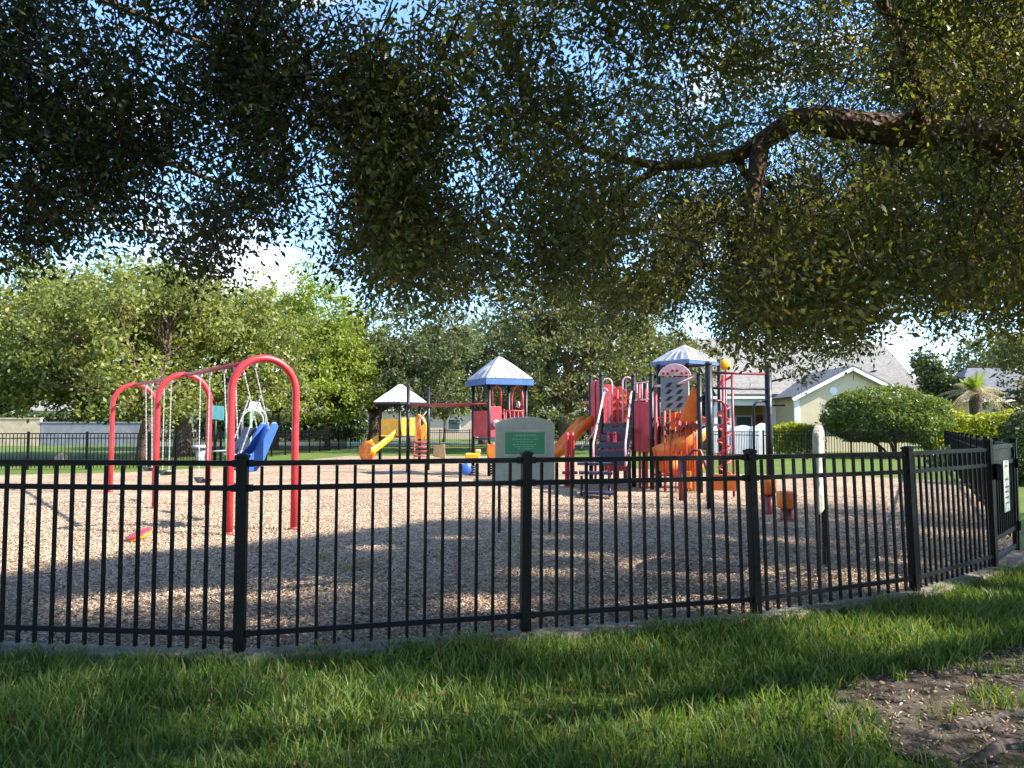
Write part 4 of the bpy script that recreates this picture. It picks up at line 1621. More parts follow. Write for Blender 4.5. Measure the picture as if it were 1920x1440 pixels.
panel_between(td, XY(1250, 17.0), XY(1284, 17.0), 1.36, 1.74, 'orange', 'lower_panel')
panel_between(td, XY(1266, 15.4), XY(1300, 15.2), .22, .55, 'orange', 'slide_lip')
panel_between(td, XY(1330, 15.2), XY(1388, 15.0), .18, .5, 'orange', 'low_panel')
# low red handle loop in front
MB().tube([XY(1276, 14.8) + Vector((0, 0, .75)), XY(1300, 14.7) + Vector((0, 0, .98)), XY(1312, 14.7) + Vector((0, 0, .98)), XY(1325, 14.7) + Vector((0, 0, .6)), XY(1325, 14.7)], .03, 9).build('handle_loop', 'maroon', td, smooth=True)
MB().tube([XY(1276, 14.8), XY(1276, 14.8) + Vector((0, 0, .78))], .05, 9).build('handle_post', 'maroon', td, smooth=True)
# corkscrew climber between structure and frame
cs = XY(1357, 15.2)
pts = [cs + Vector((.11 * math.cos(i * .36), .11 * math.sin(i * .36), .5 + 1.35 * i / 89)) for i in range(90)]
MB().tube(pts, .022, 8).build('corkscrew', 'redplastic', td, smooth=True)
post(td, cs, 2.45, .03, 'red', cap=False)
post(td, XY(1374, 15.6), 2.5, .025, 'maroon', cap=False)
MB().tube([cs + Vector((0, 0, 2.4)), k7 + Vector((0, 0, 2.4))], .025, 8).build('grab_bar', 'redplastic', td, smooth=True)
MB().tube([XY(1374, 15.6) + Vector((0, 0, 2.45)), k7 + Vector((0, 0, 2.5))], .03, 8).build('grab_bar', 'redplastic', td, smooth=True)
MB().lathe([(.02, -.03), (.13, -.03), (.14, 0), (.13, .03), (.02, .03)], XY(1362, 18.7) + Vector((0, 0, P(1362, 684, 18.7).z)), 14, Matrix.Rotation(R(90), 3, 'X')).build('finial_disc', 'yellow', td, smooth=True)
post(td, XY(1362, 18.75), P(1362, 692, 18.75).z, .02, 'maroon', cap=False)

# ------------------------------------------------------------------ house
HY = 44.0
hs = thing('house', 'cream house with a front gable, grey shingle roofs and a shaded porch', 'house', (19.4, HY, 0))
gx0, gx1 = P(1493, 742, HY).x, 22.55
gxm = (gx0 + gx1) / 2
ez = P(1493, 742, HY).z
pz_ = P(1594, 690, HY).z
wl_ = MB()
wl_.slab([(gx0, HY, 0), (gx1, HY, 0), (gx1, HY, ez), (gxm, HY, pz_), (gx0, HY, ez)], (0, 1, 0), 9.0)
wl_.build('wall', 'cream', hs)
rf = MB()
ov = .35
sl2 = (pz_ - ez) / (gxm - gx0)
for s in (-1, 1):
    xe = gxm + s * (gxm - gx0 + ov)
    rf.slab([(gxm, HY - .35, pz_ + .02), (xe, HY - .35, pz_ + .02 - sl2 * (gxm - gx0 + ov)), (xe, HY + 9, pz_ + .02 - sl2 * (gxm - gx0 + ov)), (gxm, HY + 9, pz_ + .02)], (s * sl2, 0, 1), .12)
rf.build('gable_roof', 'shingledark', hs)
bg_ = MB()
for s in (-1, 1):
    xe = gxm + s * (gxm - gx0 + ov)
    bg_.beam((gxm, HY - .375, pz_ - .06), (xe, HY - .375, pz_ - .06 - sl2 * (gxm - gx0 + ov)), .04, .2)
bg_.build('barge_board', 'whitetrim', hs)
MB().box((gx0 - .0, HY - .01, ez / 2 - .1), (.3, .12, ez - .2)).build('corner_trim', 'whitetrim', hs)
wx = P(1585, 765, HY).x
wf = MB().box((wx, HY - .04, 2.05), (1.9, .1, 1.7)).build('window', 'whitetrim', hs)
MB().box((wx, HY - .10, 2.05), (1.6, .03, 1.4)).build('pane', 'glass', wf)
MB().lathe([(.02, -.03), (.22, -.03), (.24, 0), (.22, .03)], (P(1562, 733, HY).x, HY - .03, P(1562, 733, HY).z), 16, Matrix.Rotation(R(90), 3, 'X')).build('gable_vent', 'whitetrim', hs)
# main body with porch recess on the left
px0, px1 = P(1330, 800, 50).x, 21.6
PYF = 47.6
MB().box(((px0 + px1) / 2, 54, 1.6), (px1 - px0, 8.0, 3.2)).build('main_wall', 'porchwall', hs)
lx0 = P(1340, 800, PYF).x
MB().beam((lx0, PYF, 2.95), (gx0 - .02, PYF, 2.95), .18, .42).build('porch_beam', 'whitetrim', hs)
MB().beam((lx0 - .2, PYF - .38, 3.22), (gx0 - .4, PYF - .38, 3.22), .1, .16).build('gutter', 'whitetrim', hs)
for px in (1342, 1372, 1453):
    MB().box((P(px, 800, PYF).x, PYF, 1.37), (.26, .26, 2.74)).build('porch_column', 'whitetrim', hs)
dx_ = P(1434, 800, 49.8).x
dr = MB().box((dx_, 49.95, 1.08), (1.0, .08, 2.15)).build('door', 'door', hs)
MB().lathe([(.04, 0), (.05, .03), (.01, .06)], (dx_ - .38, 49.9, 1.05), 8, Matrix.Rotation(R(90), 3, 'X')).build('handle', 'galv', dr)
wd_ = MB().box((P(1395, 800, 49.9).x, 49.96, 1.5), (1.1, .06, 1.3)).build('window', 'whitetrim', hs)
MB().box((P(1395, 800, 49.9).x, 49.92, 1.5), (.95, .03, 1.15)).build('pane', 'glass', wd_)
rz_ = P(1400, 637, 56).z
MB().slab([(px0 - .3, PYF - .35, 3.32), (px1 + 1, PYF - .35, 3.32), (px1 + 1, 56, rz_), (px0 - .3, 56, rz_)], (0, -.6, 1), .14).build('roof', 'shingle', hs)
MB().slab([(px0 - .3, 64.5, 3.32), (px1 + 1, 64.5, 3.32), (px1 + 1, 56.02, rz_), (px0 - .3, 56.02, rz_)], (0, .6, 1), .14).build('roof', 'shingle', hs)
MB().slab([(px0, 50.2, 3.2), (px0, 62, 3.2), (px0, 56, rz_ - .1)], (1, 0, 0), .2).build('gable_end', 'cream', hs)

# neighbour house
h2 = thing('house', 'second cream house with tall grey hipped roofs behind the domed shrub', 'house', (33, 60, 0))


def hip(name, root, x0, x1, y0, y1, ze, zr, inset, m):
    ym = (y0 + y1) / 2
    o_ = .5
    a = [(x0 - o_, y0 - o_, ze), (x1 + o_, y0 - o_, ze), (x1 + o_, y1 + o_, ze), (x0 - o_, y1 + o_, ze)]
    b = [(x0 + inset, ym, zr), (x1 - inset, ym, zr)]
    mb = MB().add(a + b, [(3, 2, 1, 0), (0, 1, 5, 4), (1, 2, 5), (2, 3, 4, 5), (3, 0, 4)])
    return mb.build(name, m, root)


MB().box((28.5, 64, 1.9), (6.2, 9, 3.8)).build('wall', 'cream', h2)
hip('roof', h2, 25.4, 31.6, 59.5, 68.5, 3.82, P(1660, 645, 64).z, .5, 'shingle')
MB().box((38.6, 62.5, 1.75), (9.0, 7, 3.5)).build('wall', 'cream', h2)
hip('roof', h2, 34.2, 43.1, 59, 66, 3.52, P(1780, 690, 62.5).z, 3.0, 'shingledark')
w3 = MB().box((36.4, 58.98, 2.0), (1.6, .08, 1.3)).build('window', 'whitetrim', h2)
MB().box((36.4, 58.93, 2.0), (1.4, .03, 1.1)).build('pane', 'glass', w3)
MB().beam((34.3, 58.45, 3.42), (43.4, 58.45, 3.42), .06, .2).build('gutter', 'whitetrim', h2)

# white vinyl fence with scalloped top
vf = thing('vinyl_fence', 'white solid vinyl fence with scalloped tops beside the house porch', 'fence', XY(1410, 39))
xs = [P(px, 800, 39).x for px in (1335, 1375, 1412, 1447)]
for i in range(3):
    a, b = xs[i], xs[i + 1]
    o_ = [(a + .06, 0.04), (b - .06, 0.04)]
    for j in range(9):
        t = 1 - j / 8
        o_.append((a + .06 + (b - a - .12) * t, 1.40 + .22 * math.cos((t - .5) * math.pi) * (1 if i != 1 else .5)))
    MB().slab([Vector((x, 39, z)) for x, z in o_], (0, 1, 0), .05).build('fence_panel', 'vinyl', vf)
for x in xs:
    MB().box((x, 39.02, .72), (.12, .12, 1.44)).build('fence_post', 'vinyl', vf, bevel=.01)

# far walls and houses behind the trees
bw = thing('boundary_wall', 'tan block wall beyond the lawn at the far left', 'wall', (-42, 58, 0))
MB().box((-43, 58, 1.0), (15, .25, 2.0)).build('wall', 'beige', bw)
MB().box((-43, 58, 2.06), (15.1, .34, .1)).build('coping', 'beige', bw)
gw = thing('boundary_wall', 'grey block wall beyond the lawn behind the farthest red arch', 'wall', (-31, 58, 0))
MB().box((-31.5, 58, .85), (7.9, .25, 1.7)).build('wall', 'greywall', gw)
MB().box((-31.5, 58, 1.75), (8.0, .34, .1)).build('coping', 'greywall', gw)


def far_house(x, y, w_, d_, label, m='peach'):
    r = thing('house', label, 'house', (x, y, 0))
    MB().box((x, y, 1.6), (w_, d_, 3.2)).build('wall', m, r)
    hip('roof', r, x - w_ / 2, x + w_ / 2, y - d_ / 2, y + d_ / 2, 3.22, 5.0, d_ / 2, 'shingle')
    for k in (-.3, .05, .32):
        f_ = MB().box((x + w_ * k, y - d_ / 2 - .03, 1.7), (1.5, .08, 1.3)).build('window', 'whitetrim', r)
        MB().box((x + w_ * k, y - d_ / 2 - .08, 1.7), (1.3, .03, 1.1)).build('pane', 'glass', f_)


far_house(-52, 92, 17, 10, 'distant house with peach walls behind the leftmost trees')
far_house(-29, 92, 16, 10, 'distant peach house seen between trunks behind the swing frame', 'beige')
far_house(-11.5, 94, 15, 10, 'distant peach house seen behind the white-roofed small tower')
far_house(8, 95, 14, 10, 'distant cream house behind the grey sign and blue-edged tower', 'cream')


# ------------------------------------------------------------------ trees
def limb_path(p0, p1, sag, k=6, wob=.12, r_=rnd):
    pts = []
    p0, p1 = Vector(p0), Vector(p1)
    L = (p1 - p0).length
    for i in range(k + 1):
        t = i / k
        p = p0.lerp(p1, t) + Vector((0, 0, sag * math.sin(math.pi * t)))
        if 0 < i < k:
            p += Vector((r_.uniform(-1, 1), r_.uniform(-1, 1), r_.uniform(-.7, .7))) * wob * L * .25
        pts.append(p)
    return pts


def tree(name, label, base, trunk_h, trunk_r, lobes, n_leaf, leaf, m, bark='bark', group='trees beyond the playground', seed=1, clump=.62, per=26, bias=.35):
    """lobes: (dx, dy, z, rx, ry, rz) ellipsoids of foliage relative to base"""
    r = np.random.default_rng(seed)
    rr = random.Random(seed)
    base = Vector(base)
    root = thing(name, label, 'tree', base, group)
    mb = MB()
    top = base + Vector((rr.uniform(-.3, .3), rr.uniform(-.3, .3), trunk_h))
    tp = limb_path(base - Vector((0, 0, .1)), top, 0, 4, .1, rr)
    mb.tube(tp, [trunk_r * x for x in (1.35, 1.05, .95, .9, .8)], 10)
    for lb_ in lobes:
        c = base + Vector(lb_[:3])
        mb.tube(limb_path(top - Vector((0, 0, rr.uniform(.1, .5))), c, .4, 6, .16, rr), [trunk_r * x for x in (.62, .5, .4, .32, .24, .16, .08)], 7)
        for q in range(4):
            e = c + Vector((rr.uniform(-1, 1) * lb_[3], rr.uniform(-1, 1) * lb_[4], rr.uniform(-.6, .8) * lb_[5])) * .75
            mb.tube(limb_path(top.lerp(c, rr.uniform(.4, .8)), e, .2, 5, .2, rr), [trunk_r * x for x in (.28, .22, .16, .12, .08, .04)], 5)
    mb.build('trunk', bark, root, smooth=True)
    vol = np.array([l[3] * l[4] * l[5] for l in lobes]) ** .75
    cnt = (vol / vol.sum() * (n_leaf / per)).astype(int)
    Cs, out_ = [], []
    for l, c in zip(lobes, cnt):
        d = r.normal(size=(c, 3))
        d /= np.linalg.norm(d, axis=1)[:, None]
        rad = r.uniform(0, 1, c) ** .33 * (1 + r.normal(0, .12, c))
        rad = np.clip(rad, .3, 1.2)
        Cs.append(np.array(base) + np.array(l[:3]) + d * rad[:, None] * np.array(l[3:6]))
    Cs = np.concatenate(Cs)
    keep = np.array([noise.noise(Vector(p) * .55 + Vector((seed * 3.1, 0, 0))) > -.22 for p in Cs])
    Cs = Cs[keep & (Cs[:, 2] > 1.75)]
    n = len(Cs)
    rad = r.uniform(.5, 1.25, n) * clump
    C = np.repeat(Cs, per, 0)
    d = r.normal(size=(n * per, 3))
    d /= np.linalg.norm(d, axis=1)[:, None]
    C = C + d * (r.uniform(0, 1, n * per) ** .5 * np.repeat(rad, per))[:, None] * np.array([1, 1, .72])
    V, Q = leaf_arrays(C, leaf, leaf * .55, bias, None, r)
    np_obj('crown', V, Q, m, root)
    return root


def lobes_round(cx, cy, z, rad, h, n, seed):
    rr = random.Random(seed)
    L = [(cx, cy, z, rad * .72, rad * .72, h * .62)]
    for i in range(n):
        a = 2 * math.pi * i / n + rr.uniform(-.3, .3)
        q = rad * rr.uniform(.5, .72)
        L.append((cx + q * math.cos(a), cy + q * math.sin(a), z + rr.uniform(-.45, .35) * h, rad * rr.uniform(.36, .52), rad * rr.uniform(.36, .52), h * rr.uniform(.34, .5)))
    for i in range(n):
        a = 2 * math.pi * (i + .5) / n + rr.uniform(-.3, .3)
        q = rad * rr.uniform(.62, .92)
        L.append((cx + q * math.cos(a), cy + q * math.sin(a), z - rr.uniform(.62, .86) * h, rad * rr.uniform(.26, .36), rad * rr.uniform(.26, .36), h * rr.uniform(.28, .40)))
    return L


bT = XY(345, 37)
tree('oak_tree', 'broad oak with a thick dark trunk standing behind the middle red arch', bT, 2.6, .42, lobes_round(-.3, 0, 6.7, 5.8, 4.5, 8, 3), 46000, .21, 'leaf_mid', seed=21)
bT = XY(270, 31)
tree('oak_tree', 'oak with low forked limbs standing behind the farthest red arch', bT, 2.2, .27, lobes_round(-2.0, .5, 5.8, 4.6, 3.8, 7, 5), 38000, .19, 'leaf_mid', seed=22)
bT = XY(-40, 34)
tree('oak_tree', 'spreading olive green oak cut off by the left edge of the photo', bT, 2.4, .35, lobes_round(.8, 0, 6.6, 5.8, 4.6, 8, 8), 46000, .21, 'leaf_mid', seed=23)
bT = XY(513, 48)
tree('oak_tree', 'bright yellow-green tree behind the tallest red arch', bT, 2.8, .28, lobes_round(1.0, 0, 7.9, 5.8, 5.4, 8, 9), 46000, .24, 'leaf_bright', seed=24)
bT = XY(612, 47)
tree('young_tree', 'slender bright green tree with low drooping leaves left of the white-roofed tower', bT, 2.0, .13, [(0.3, 0, 4.2, 2.1, 2.0, 2.6), (.9, -.4, 3.0, 1.4, 1.4, 1.6), (-.8, .2, 3.2, 1.3, 1.3, 1.5), (1.2, 0, 5.4, 1.5, 1.5, 1.6)], 15000, .22, 'leaf_bright', seed=25)
bT = XY(698, 52)
tree('oak_tree', 'dark grey-green tree rising behind the white-roofed small tower', bT, 2.6, .36, lobes_round(1.6, 0, 7.1, 5.8, 4.6, 8, 12), 44000, .24, 'leaf_grey', seed=26)
bT = XY(832, 72)
tree('young_tree', 'small distant tree with a thin trunk under the overhead ladder', bT, 2.3, .14, lobes_round(0, 0, 5.0, 3.2, 2.6, 5, 13), 9000, .3, 'leaf_mid', seed=27)
bT = XY(1062, 44)
tree('oak_tree', 'large dark olive oak rising behind the grey sign and red play structure', bT, 2.7, .38, lobes_round(.9, 0, 7.3, 6.1, 5.0, 8, 15), 48000, .22, 'leaf_olive', seed=28)
bT = XY(1235, 50)
tree('oak_tree', 'olive oak behind the roof of the big play structure', bT, 2.8, .32, lobes_round(-.4, 0, 6.0, 4.3, 3.9, 7, 16), 36000, .23, 'leaf_olive', seed=29)
bT = XY(905, 62)
tree('oak_tree', 'mid green tree far behind the blue-edged roof', bT, 2.6, .3, lobes_round(0, 0, 7.2, 6.0, 4.6, 7, 18), 30000, .28, 'leaf_grey', seed=30)
bT = XY(1420, 80)
tree('oak_tree', 'bright tree top showing above the cream house roof', bT, 3, .3, lobes_round(0, 0, 7.4, 4.5, 3.4, 6, 19), 12000, .35, 'leaf_bright', seed=31)
bT = XY(1752, 56)
tree('young_tree', 'small dark tree standing between the tall roof and the slate roof of the second house', bT, 2.6, .13, [(0, 0, 4.8, 1.7, 1.5, 2.0), (.8, 0, 4.0, 1.3, 1.2, 1.2), (-.6, 0, 5.6, 1.1, 1.1, 1.2)], 9000, .24, 'leaf_dark', seed=35)
bT = XY(1890, 66)
tree('pine_tree', 'tall pale grey-green tree behind the second house at the right edge', bT, 5, .25, lobes_round(0, 0, 7.2, 5.0, 4.6, 8, 20), 24000, .3, 'leaf_grey', 'barkgrey', seed=32)
bT = XY(1990, 52)
tree('oak_tree', 'olive tree beyond the right edge of the photo behind the hedge', bT, 3, .3, lobes_round(0, 0, 6.2, 4.6, 3.8, 7, 23), 20000, .26, 'leaf_olive', seed=33)

# far tree line, one mass behind everything
n = 30000
a = rng.uniform(-1, 1, n)
Xf = a * 105
Yf = rng.uniform(104, 120, n)
hh = np.array([7.2 + 2.6 * noise.noise(Vector((x * .07, 3, 0))) + 1.4 * noise.noise(Vector((x * .3, 8, 0))) for x in Xf])
Zf = .3 + hh * rng.uniform(0, 1, n) ** .8
V, Q = leaf_arrays(np.stack([Xf, Yf, Zf], 1), 1.0, .6, .3)
o = np_obj('treeline', V, Q, 'leaf_grey')
tag(o, 'far line of trees closing the horizon behind the houses', 'treeline', kind='stuff')


# ------------------------------------------------------------------ shrubs, hedges, palm
def shell_bush(name, label, cat, c, rad, n, leaf, m, stems=True, flat=.0, seed=3, group=None, zmin=.25):
    r = np.random.default_rng(seed)
    root = thing(name, label, cat, (c[0], c[1], 0), group)
    d = r.normal(size=(n, 3))
    d /= np.linalg.norm(d, axis=1)[:, None]
    nz_ = np.array([noise.noise(Vector(p) * 2.3 + Vector((seed, 0, 0))) for p in d])
    q = 1 - .26 * r.uniform(0, 1, n) ** 1.6 + .15 * nz_ + .10 * (r.uniform(0, 1, n) > .95)
    C = np.array(c) + d * q[:, None] * np.array(rad)
    C = C[C[:, 2] > zmin]
    V, Q = leaf_arrays(C, leaf, leaf * .55, .5, None, r)
    np_obj('foliage', V, Q, m, root)
    if stems:
        rr = random.Random(seed)
        mb = MB()
        for i in range(7):
            e = Vector(c) + Vector((rr.uniform(-.6, .6) * rad[0], rr.uniform(-.6, .6) * rad[1], rr.uniform(-.2, .3) * rad[2]))
            b = Vector((c[0] + rr.uniform(-.5, .5), c[1] + rr.uniform(-.3, .3), 0))
            mb.tube(limb_path(b, e, .1, 5, .2, rr), [.07, .06, .05, .04, .03, .02], 6)
        mb.build('stems', 'barkgrey', root, smooth=True)
    return root


sb = P(1660, 787, 36)
shell_bush('domed_shrub', 'large clipped dome-shaped shrub on bare stems in front of the cream house', 'shrub', (sb.x, 36, 1.82), (2.85, 2.4, 1.42), 30000, .15, 'leaf_shrub', seed=5, zmin=.72)


def hedge(label, x0, x1, y, dpt, h, n, leaf, m, seed):
    r = np.random.default_rng(seed)
    root = thing('hedge', label, 'hedge', ((x0 + x1) / 2, y, 0))
    X_ = r.uniform(x0, x1, n)
    Y_ = y + r.uniform(-.5, .5, n) * dpt
    top = np.array([h * (1 + .16 * noise.noise(Vector((x * .9, y, seed))) + .10 * noise.noise(Vector((x * 2.7, y, seed)))) for x in X_])
    Z_ = top * np.clip(r.uniform(0, 1, n) ** .55, .05, 1) + r.normal(0, .05, n)
    V, Q = leaf_arrays(np.stack([X_, Y_, np.maximum(Z_, .08)], 1), leaf, leaf * .5, .4, None, r)
    np_obj('foliage', V, Q, m, root)
    rr = random.Random(seed)
    mb = MB()
    k = int((x1 - x0) / .5) + 1
    for i in range(k):
        x = x0 + (x1 - x0) * (i + .5) / k
        mb.tube(limb_path((x, y, 0), (x + rr.uniform(-.3, .3), y + rr.uniform(-.2, .2), h * .8), 0, 4, .2, rr), [.03, .025, .02, .015, .01], 5)
    mb.build('stems', 'barkgrey', root)
    return root


hedge('lime green hedge between the white vinyl fence and the grey edge-on sign', XY(1452, 38).x, XY(1542, 38).x, 38, 1.1, 1.5, 9000, .14, 'leaf_lime', 41)
hedge('long lime green hedge below the palm at the right', XY(1735, 37.5).x, XY(1990, 37.5).x, 37.5, 1.8, 2.1, 20000, .16, 'leaf_lime', 42)
shell_bush('round_bush', 'lime green bush rising behind the domed shrub', 'shrub', (P(1740, 770, 40).x, 40, 1.7), (1.8, 1.3, 1.25), 7000, .15, 'leaf_lime', seed=43)
shell_bush('round_bush', 'dark green bush at the right edge behind the gate', 'shrub', (XY(1945, 19).x, 19, .85), (.95, .9, 1.05), 9000, .09, 'leaf_dark', seed=44, zmin=.05)
shell_bush('low_bush', 'low dark bush on the lawn behind the front fence at the right', 'shrub', (XY(1800, 27).x, 27, .3), (1.1, .8, .5), 4000, .09, 'leaf_dark', seed=45, zmin=.02)

hedge('dark green hedge far beyond the lawn behind the leftmost trees', -62, -33, 74, 3.0, 2.6, 14000, .5, 'leaf_dark', 51)
hedge('dark green hedge far beyond the lawn between the swing set and the small tower', -31, -14.5, 76, 3.0, 2.5, 9000, .5, 'leaf_dark', 52)
hedge('grey green hedge far beyond the lawn behind the grey sign', -2.0, 14, 78, 3.0, 2.7, 9000, .5, 'leaf_grey', 53)

# palm
pb = XY(1830, 40)
pm = thing('palm_tree', 'small palm with arching dry fronds in front of the second house', 'palm', pb)
mb = MB()
hP = P(1830, 738, 40).z
mb.tube([pb + Vector((.05 * math.sin(i), 0, hP * i / 8)) for i in range(9)], [.24, .2, .2, .19, .2, .22, .27, .32, .2], 12)
mb.build('trunk', 'bark', pm, smooth=True)
rP = random.Random(9)


def frond(az, el, L, droop):
    pts = []
    d = Vector((math.cos(az), math.sin(az), 0))
    for i in range(11):
        t = i / 10
        pts.append(pb + Vector((0, 0, hP + .1)) + d * (L * t * math.cos(el)) + Vector((0, 0, L * t * math.sin(el) - droop * t * t)))
    V_, F_ = [], []
    for i in range(1, 11):
        for k in range(2):
            t = (i + .5 * k) / 10.5
            a_ = pts[i - 1].lerp(pts[i], .5 * k)
            dv = (pts[i] - pts[i - 1]).normalized()
            sd_ = dv.cross(Vector((0, 0, 1))).normalized()
            l_ = .42 * math.sin(math.pi * min(1, .15 + t * .85)) ** .6 + .06
            for s in (-1, 1):
                e = a_ + (sd_ * s + dv * .55 + Vector((0, 0, -.45))).normalized() * l_
                n0 = len(V_)
                V_ += [a_ - dv * .025, a_ + dv * .025, e]
                F_.append((n0, n0 + 1, n0 + 2))
    mb = MB().add(V_, F_)
    mb.tube(pts, [.022 * (1 - .8 * i / 10) for i in range(11)], 5)
    return mb


for i in range(26):
    dry = i >= 9
    az = rP.uniform(0, 2 * math.pi)
    if dry:
        frond(az, R(rP.uniform(5, 40)), rP.uniform(1.6, 2.1), rP.uniform(.8, 1.5)).build('frond', 'drydfrond', pm)
    else:
        frond(az, R(rP.uniform(50, 82)), rP.uniform(1.0, 1.5), rP.uniform(.1, .5)).build('frond', 'frond', pm)

# ------------------------------------------------------------------ the two oaks overhead
BND = [(-400, 500), (0, 500), (120, 480), (200, 448), (300, 500), (400, 530), (470, 440), (560, 452), (640, 515), (700, 580), (800, 625), (900, 615), (960, 590),
       (1020, 570), (1080, 600), (1180, 622), (1270, 640), (1330, 618), (1380, 680), (1450, 718), (1540, 735), (1600, 705), (1650, 606), (1700, 632), (1760, 655),
       (1850, 640), (1920, 630), (2300, 600)]
BX = [b[0] for b in BND]
BY_ = [b[1] for b in BND]
LIT = [(-30, 6.2), (-6.5, 6.2), (-4.8, 7.0), (-4.2, 8.2), (-3.2, 8.95), (-1.2, 11.1), (.4, 14.2), (4.2, 17.6), (10, 20), (12, 40), (-30, 40)]
GAPS = [(120, 120, 14), (330, 60, 20), (640, 60, 14), (590, 300, 38), (610, 350, 34), (400, 300, 38), (340, 360, 34), (240, 455, 26), (460, 455, 22), (1160, 110, 34), (1300, 130, 26),
        (1335, 480, 26), (1310, 340, 22), (1395, 300, 16), (1605, 190, 24), (880, 330, 22), (1190, 480, 24), (1560, 380, 20), (1740, 395, 18), (1040, 60, 22), (1620, 30, 20), (1700, 600, 20)]


def project(C):
    dx = C[:, 0]
    dy = C[:, 1]
    dz = C[:, 2] - CAM_H
    f = dy * CP + dz * SP
    v_ = -dy * SP + dz * CP
    px = 960 + F * dx / np.maximum(f, .05)
    py = 720 - F * v_ / np.maximum(f, .05)
    return px, py, f


def shade_ok(C):
    k = C[:, 2] / SUN.z
    X_ = C[:, 0] - SUN.x * k
    Y_ = C[:, 1] - SUN.y * k
    return ~in_poly_np(X_, Y_, LIT)


def nfield(C, s, o):
    return np.array([noise.noise(Vector((float(p[0]), float(p[1]), float(p[2]))) * s + Vector(o)) for p in C])


def sprays(C, per, length, spread, L, W, seed, droop=.55):
    """drooping twig with leaves round it at every clump centre; returns leaf V,Q and twig builder"""
    r = np.random.default_rng(seed)
    n = len(C)
    d = r.normal(size=(n, 3))
    d[:, 2] = -np.abs(d[:, 2]) * .6 - droop
    d /= np.linalg.norm(d, axis=1)[:, None]
    ln = r.uniform(.6, 1.3, n) * length
    A = C - d * (ln / 2)[:, None]
    t = r.uniform(0, 1, (n, per))
    pos = A[:, None, :] + d[:, None, :] * (ln[:, None] * t)[:, :, None]
    off = r.normal(size=(n, per, 3)) * (spread * (1.15 - .6 * t))[:, :, None]
    pos = (pos + off).reshape(-1, 3)
    ax = np.repeat(d, per, 0) + off.reshape(-1, 3) / spread * .5
    V, Q = leaf_arrays(pos, L, W, .0, ax, r)
    return V, Q, A, d, ln


def twig_mesh(A, d, ln, seed, r0=.006):
    r = np.random.default_rng(seed)
    n = len(A)
    st_ = A - d * .0 + np.stack([r.normal(0, .14, n), r.normal(0, .12, n), r.uniform(.05, .25, n)], 1)
    mid = A
    end = A + d * ln[:, None]
    Vs, Qs = [], []
    for k, (P0, P1, ra_, rb_) in enumerate(((st_, mid, r0, r0 * .8), (mid, end, r0 * .8, r0 * .3))):
        dd = P1 - P0
        dd /= np.linalg.norm(dd, axis=1)[:, None] + 1e-9
        s = np.cross(dd, np.array([.3, .9, .1]))
        s /= np.linalg.norm(s, axis=1)[:, None] + 1e-9
        u = np.cross(dd, s)
        ring = []
        for P_, rr in ((P0, ra_), (P1, rb_)):
            for a_ in (0, 2.094, 4.189):
                ring.append(P_ + (s * math.cos(a_) + u * math.sin(a_)) * rr)
        V = np.stack(ring, 1).reshape(-1, 3)
        b = np.arange(n, dtype=np.int32)[:, None] * 6
        Q = np.concatenate([b + np.array([[i, (i + 1) % 3, 3 + (i + 1) % 3, 3 + i]]) for i in range(3)], 1).reshape(-1, 4)
        Vs.append(V)
        Qs.append(Q + k * n * 6)
    return np.concatenate(Vs), np.concatenate(Qs)


LIMB_PX = [(2120, 285, 6.1), (1990, 268, 6.2), (1900, 262, 6.25), (1800, 250, 6.3), (1700, 246, 6.35), (1610, 238, 6.4), (1530, 224, 6.4), (1490, 226, 6.4), (1440, 258, 6.45), (1385, 290, 6.5), (1320, 304, 6.5), (1240, 312, 6.5), (1170, 300, 6.4), (1090, 275, 6.3), (1010, 262, 6.2)]
SPOTS = [(170, 1135, .13), (300, 1120, .10), (400, 1116, .07), (560, 1098, .08), (540, 1180, .10), (880, 1130, .14), (930, 1150, .12), (1005, 1075, .16), (1062, 1040, .2), (1040, 1010, .16), (1210, 1135, .13),
         (1345, 1118, .16), (1300, 1060, .14), (1380, 1010, .2), (1250, 960, .26), (1440, 1015, .2), (1560, 1090, .14), (1600, 1085, .12), (1420, 945, .3), (1650, 1050, .2), (1760, 1000, .22), (1740, 960, .3), (850, 1010, .2), (700, 1030, .2),
         (1790, 1092, .26), (1500, 1172, .08), (985, 1222, .08), (1110, 1210, .08), (790, 1345, .17), (1860, 1130, .3), (1500, 1195, .10), (1280, 1335, .08), (1760, 1335, .16), (1690, 1365, .10), (1880, 1285, .14), (1640, 1330, .07),
         (1850, 1215, .2), (420, 1400, .06), (1130, 1390, .06), (600, 1290, .07), (1900, 1385, .09)]
SG = np.array([(*G(a, b), c) for a, b, c in SPOTS] + [(c2.x, 7.5, 1.2, .34), (c2.x, 7.6, .8, .2)])
sv = np.array(SUN)


def spot_ok(C, rad, r_):
    """keeps a hole open in the crown wherever a fleck of sun reaches the ground"""
    ok = np.ones(len(C), bool)
    for g in SG:
        q = C - g[:3]
        t = q @ sv
        d = np.linalg.norm(q - t[:, None] * sv, axis=1)
        ok &= ~((d < g[3] * .8 + rad) & (t > 0))
    return ok


LC = np.array([P(rnd.uniform(560, 1920), rnd.uniform(30, 600), rnd.uniform(5.0, 7.5)) for _ in range(80)])


def glint_ok(C, rad):
    """opens the crown on the sunward side of some sprays so that the sun reaches them"""
    ok = np.ones(len(C), bool)
    for g in LC:
        q = C - g
        t = q @ sv
        d = np.linalg.norm(q - t[:, None] * sv, axis=1)
        ok &= ~((d < rad) & (t > .55))
    return ok


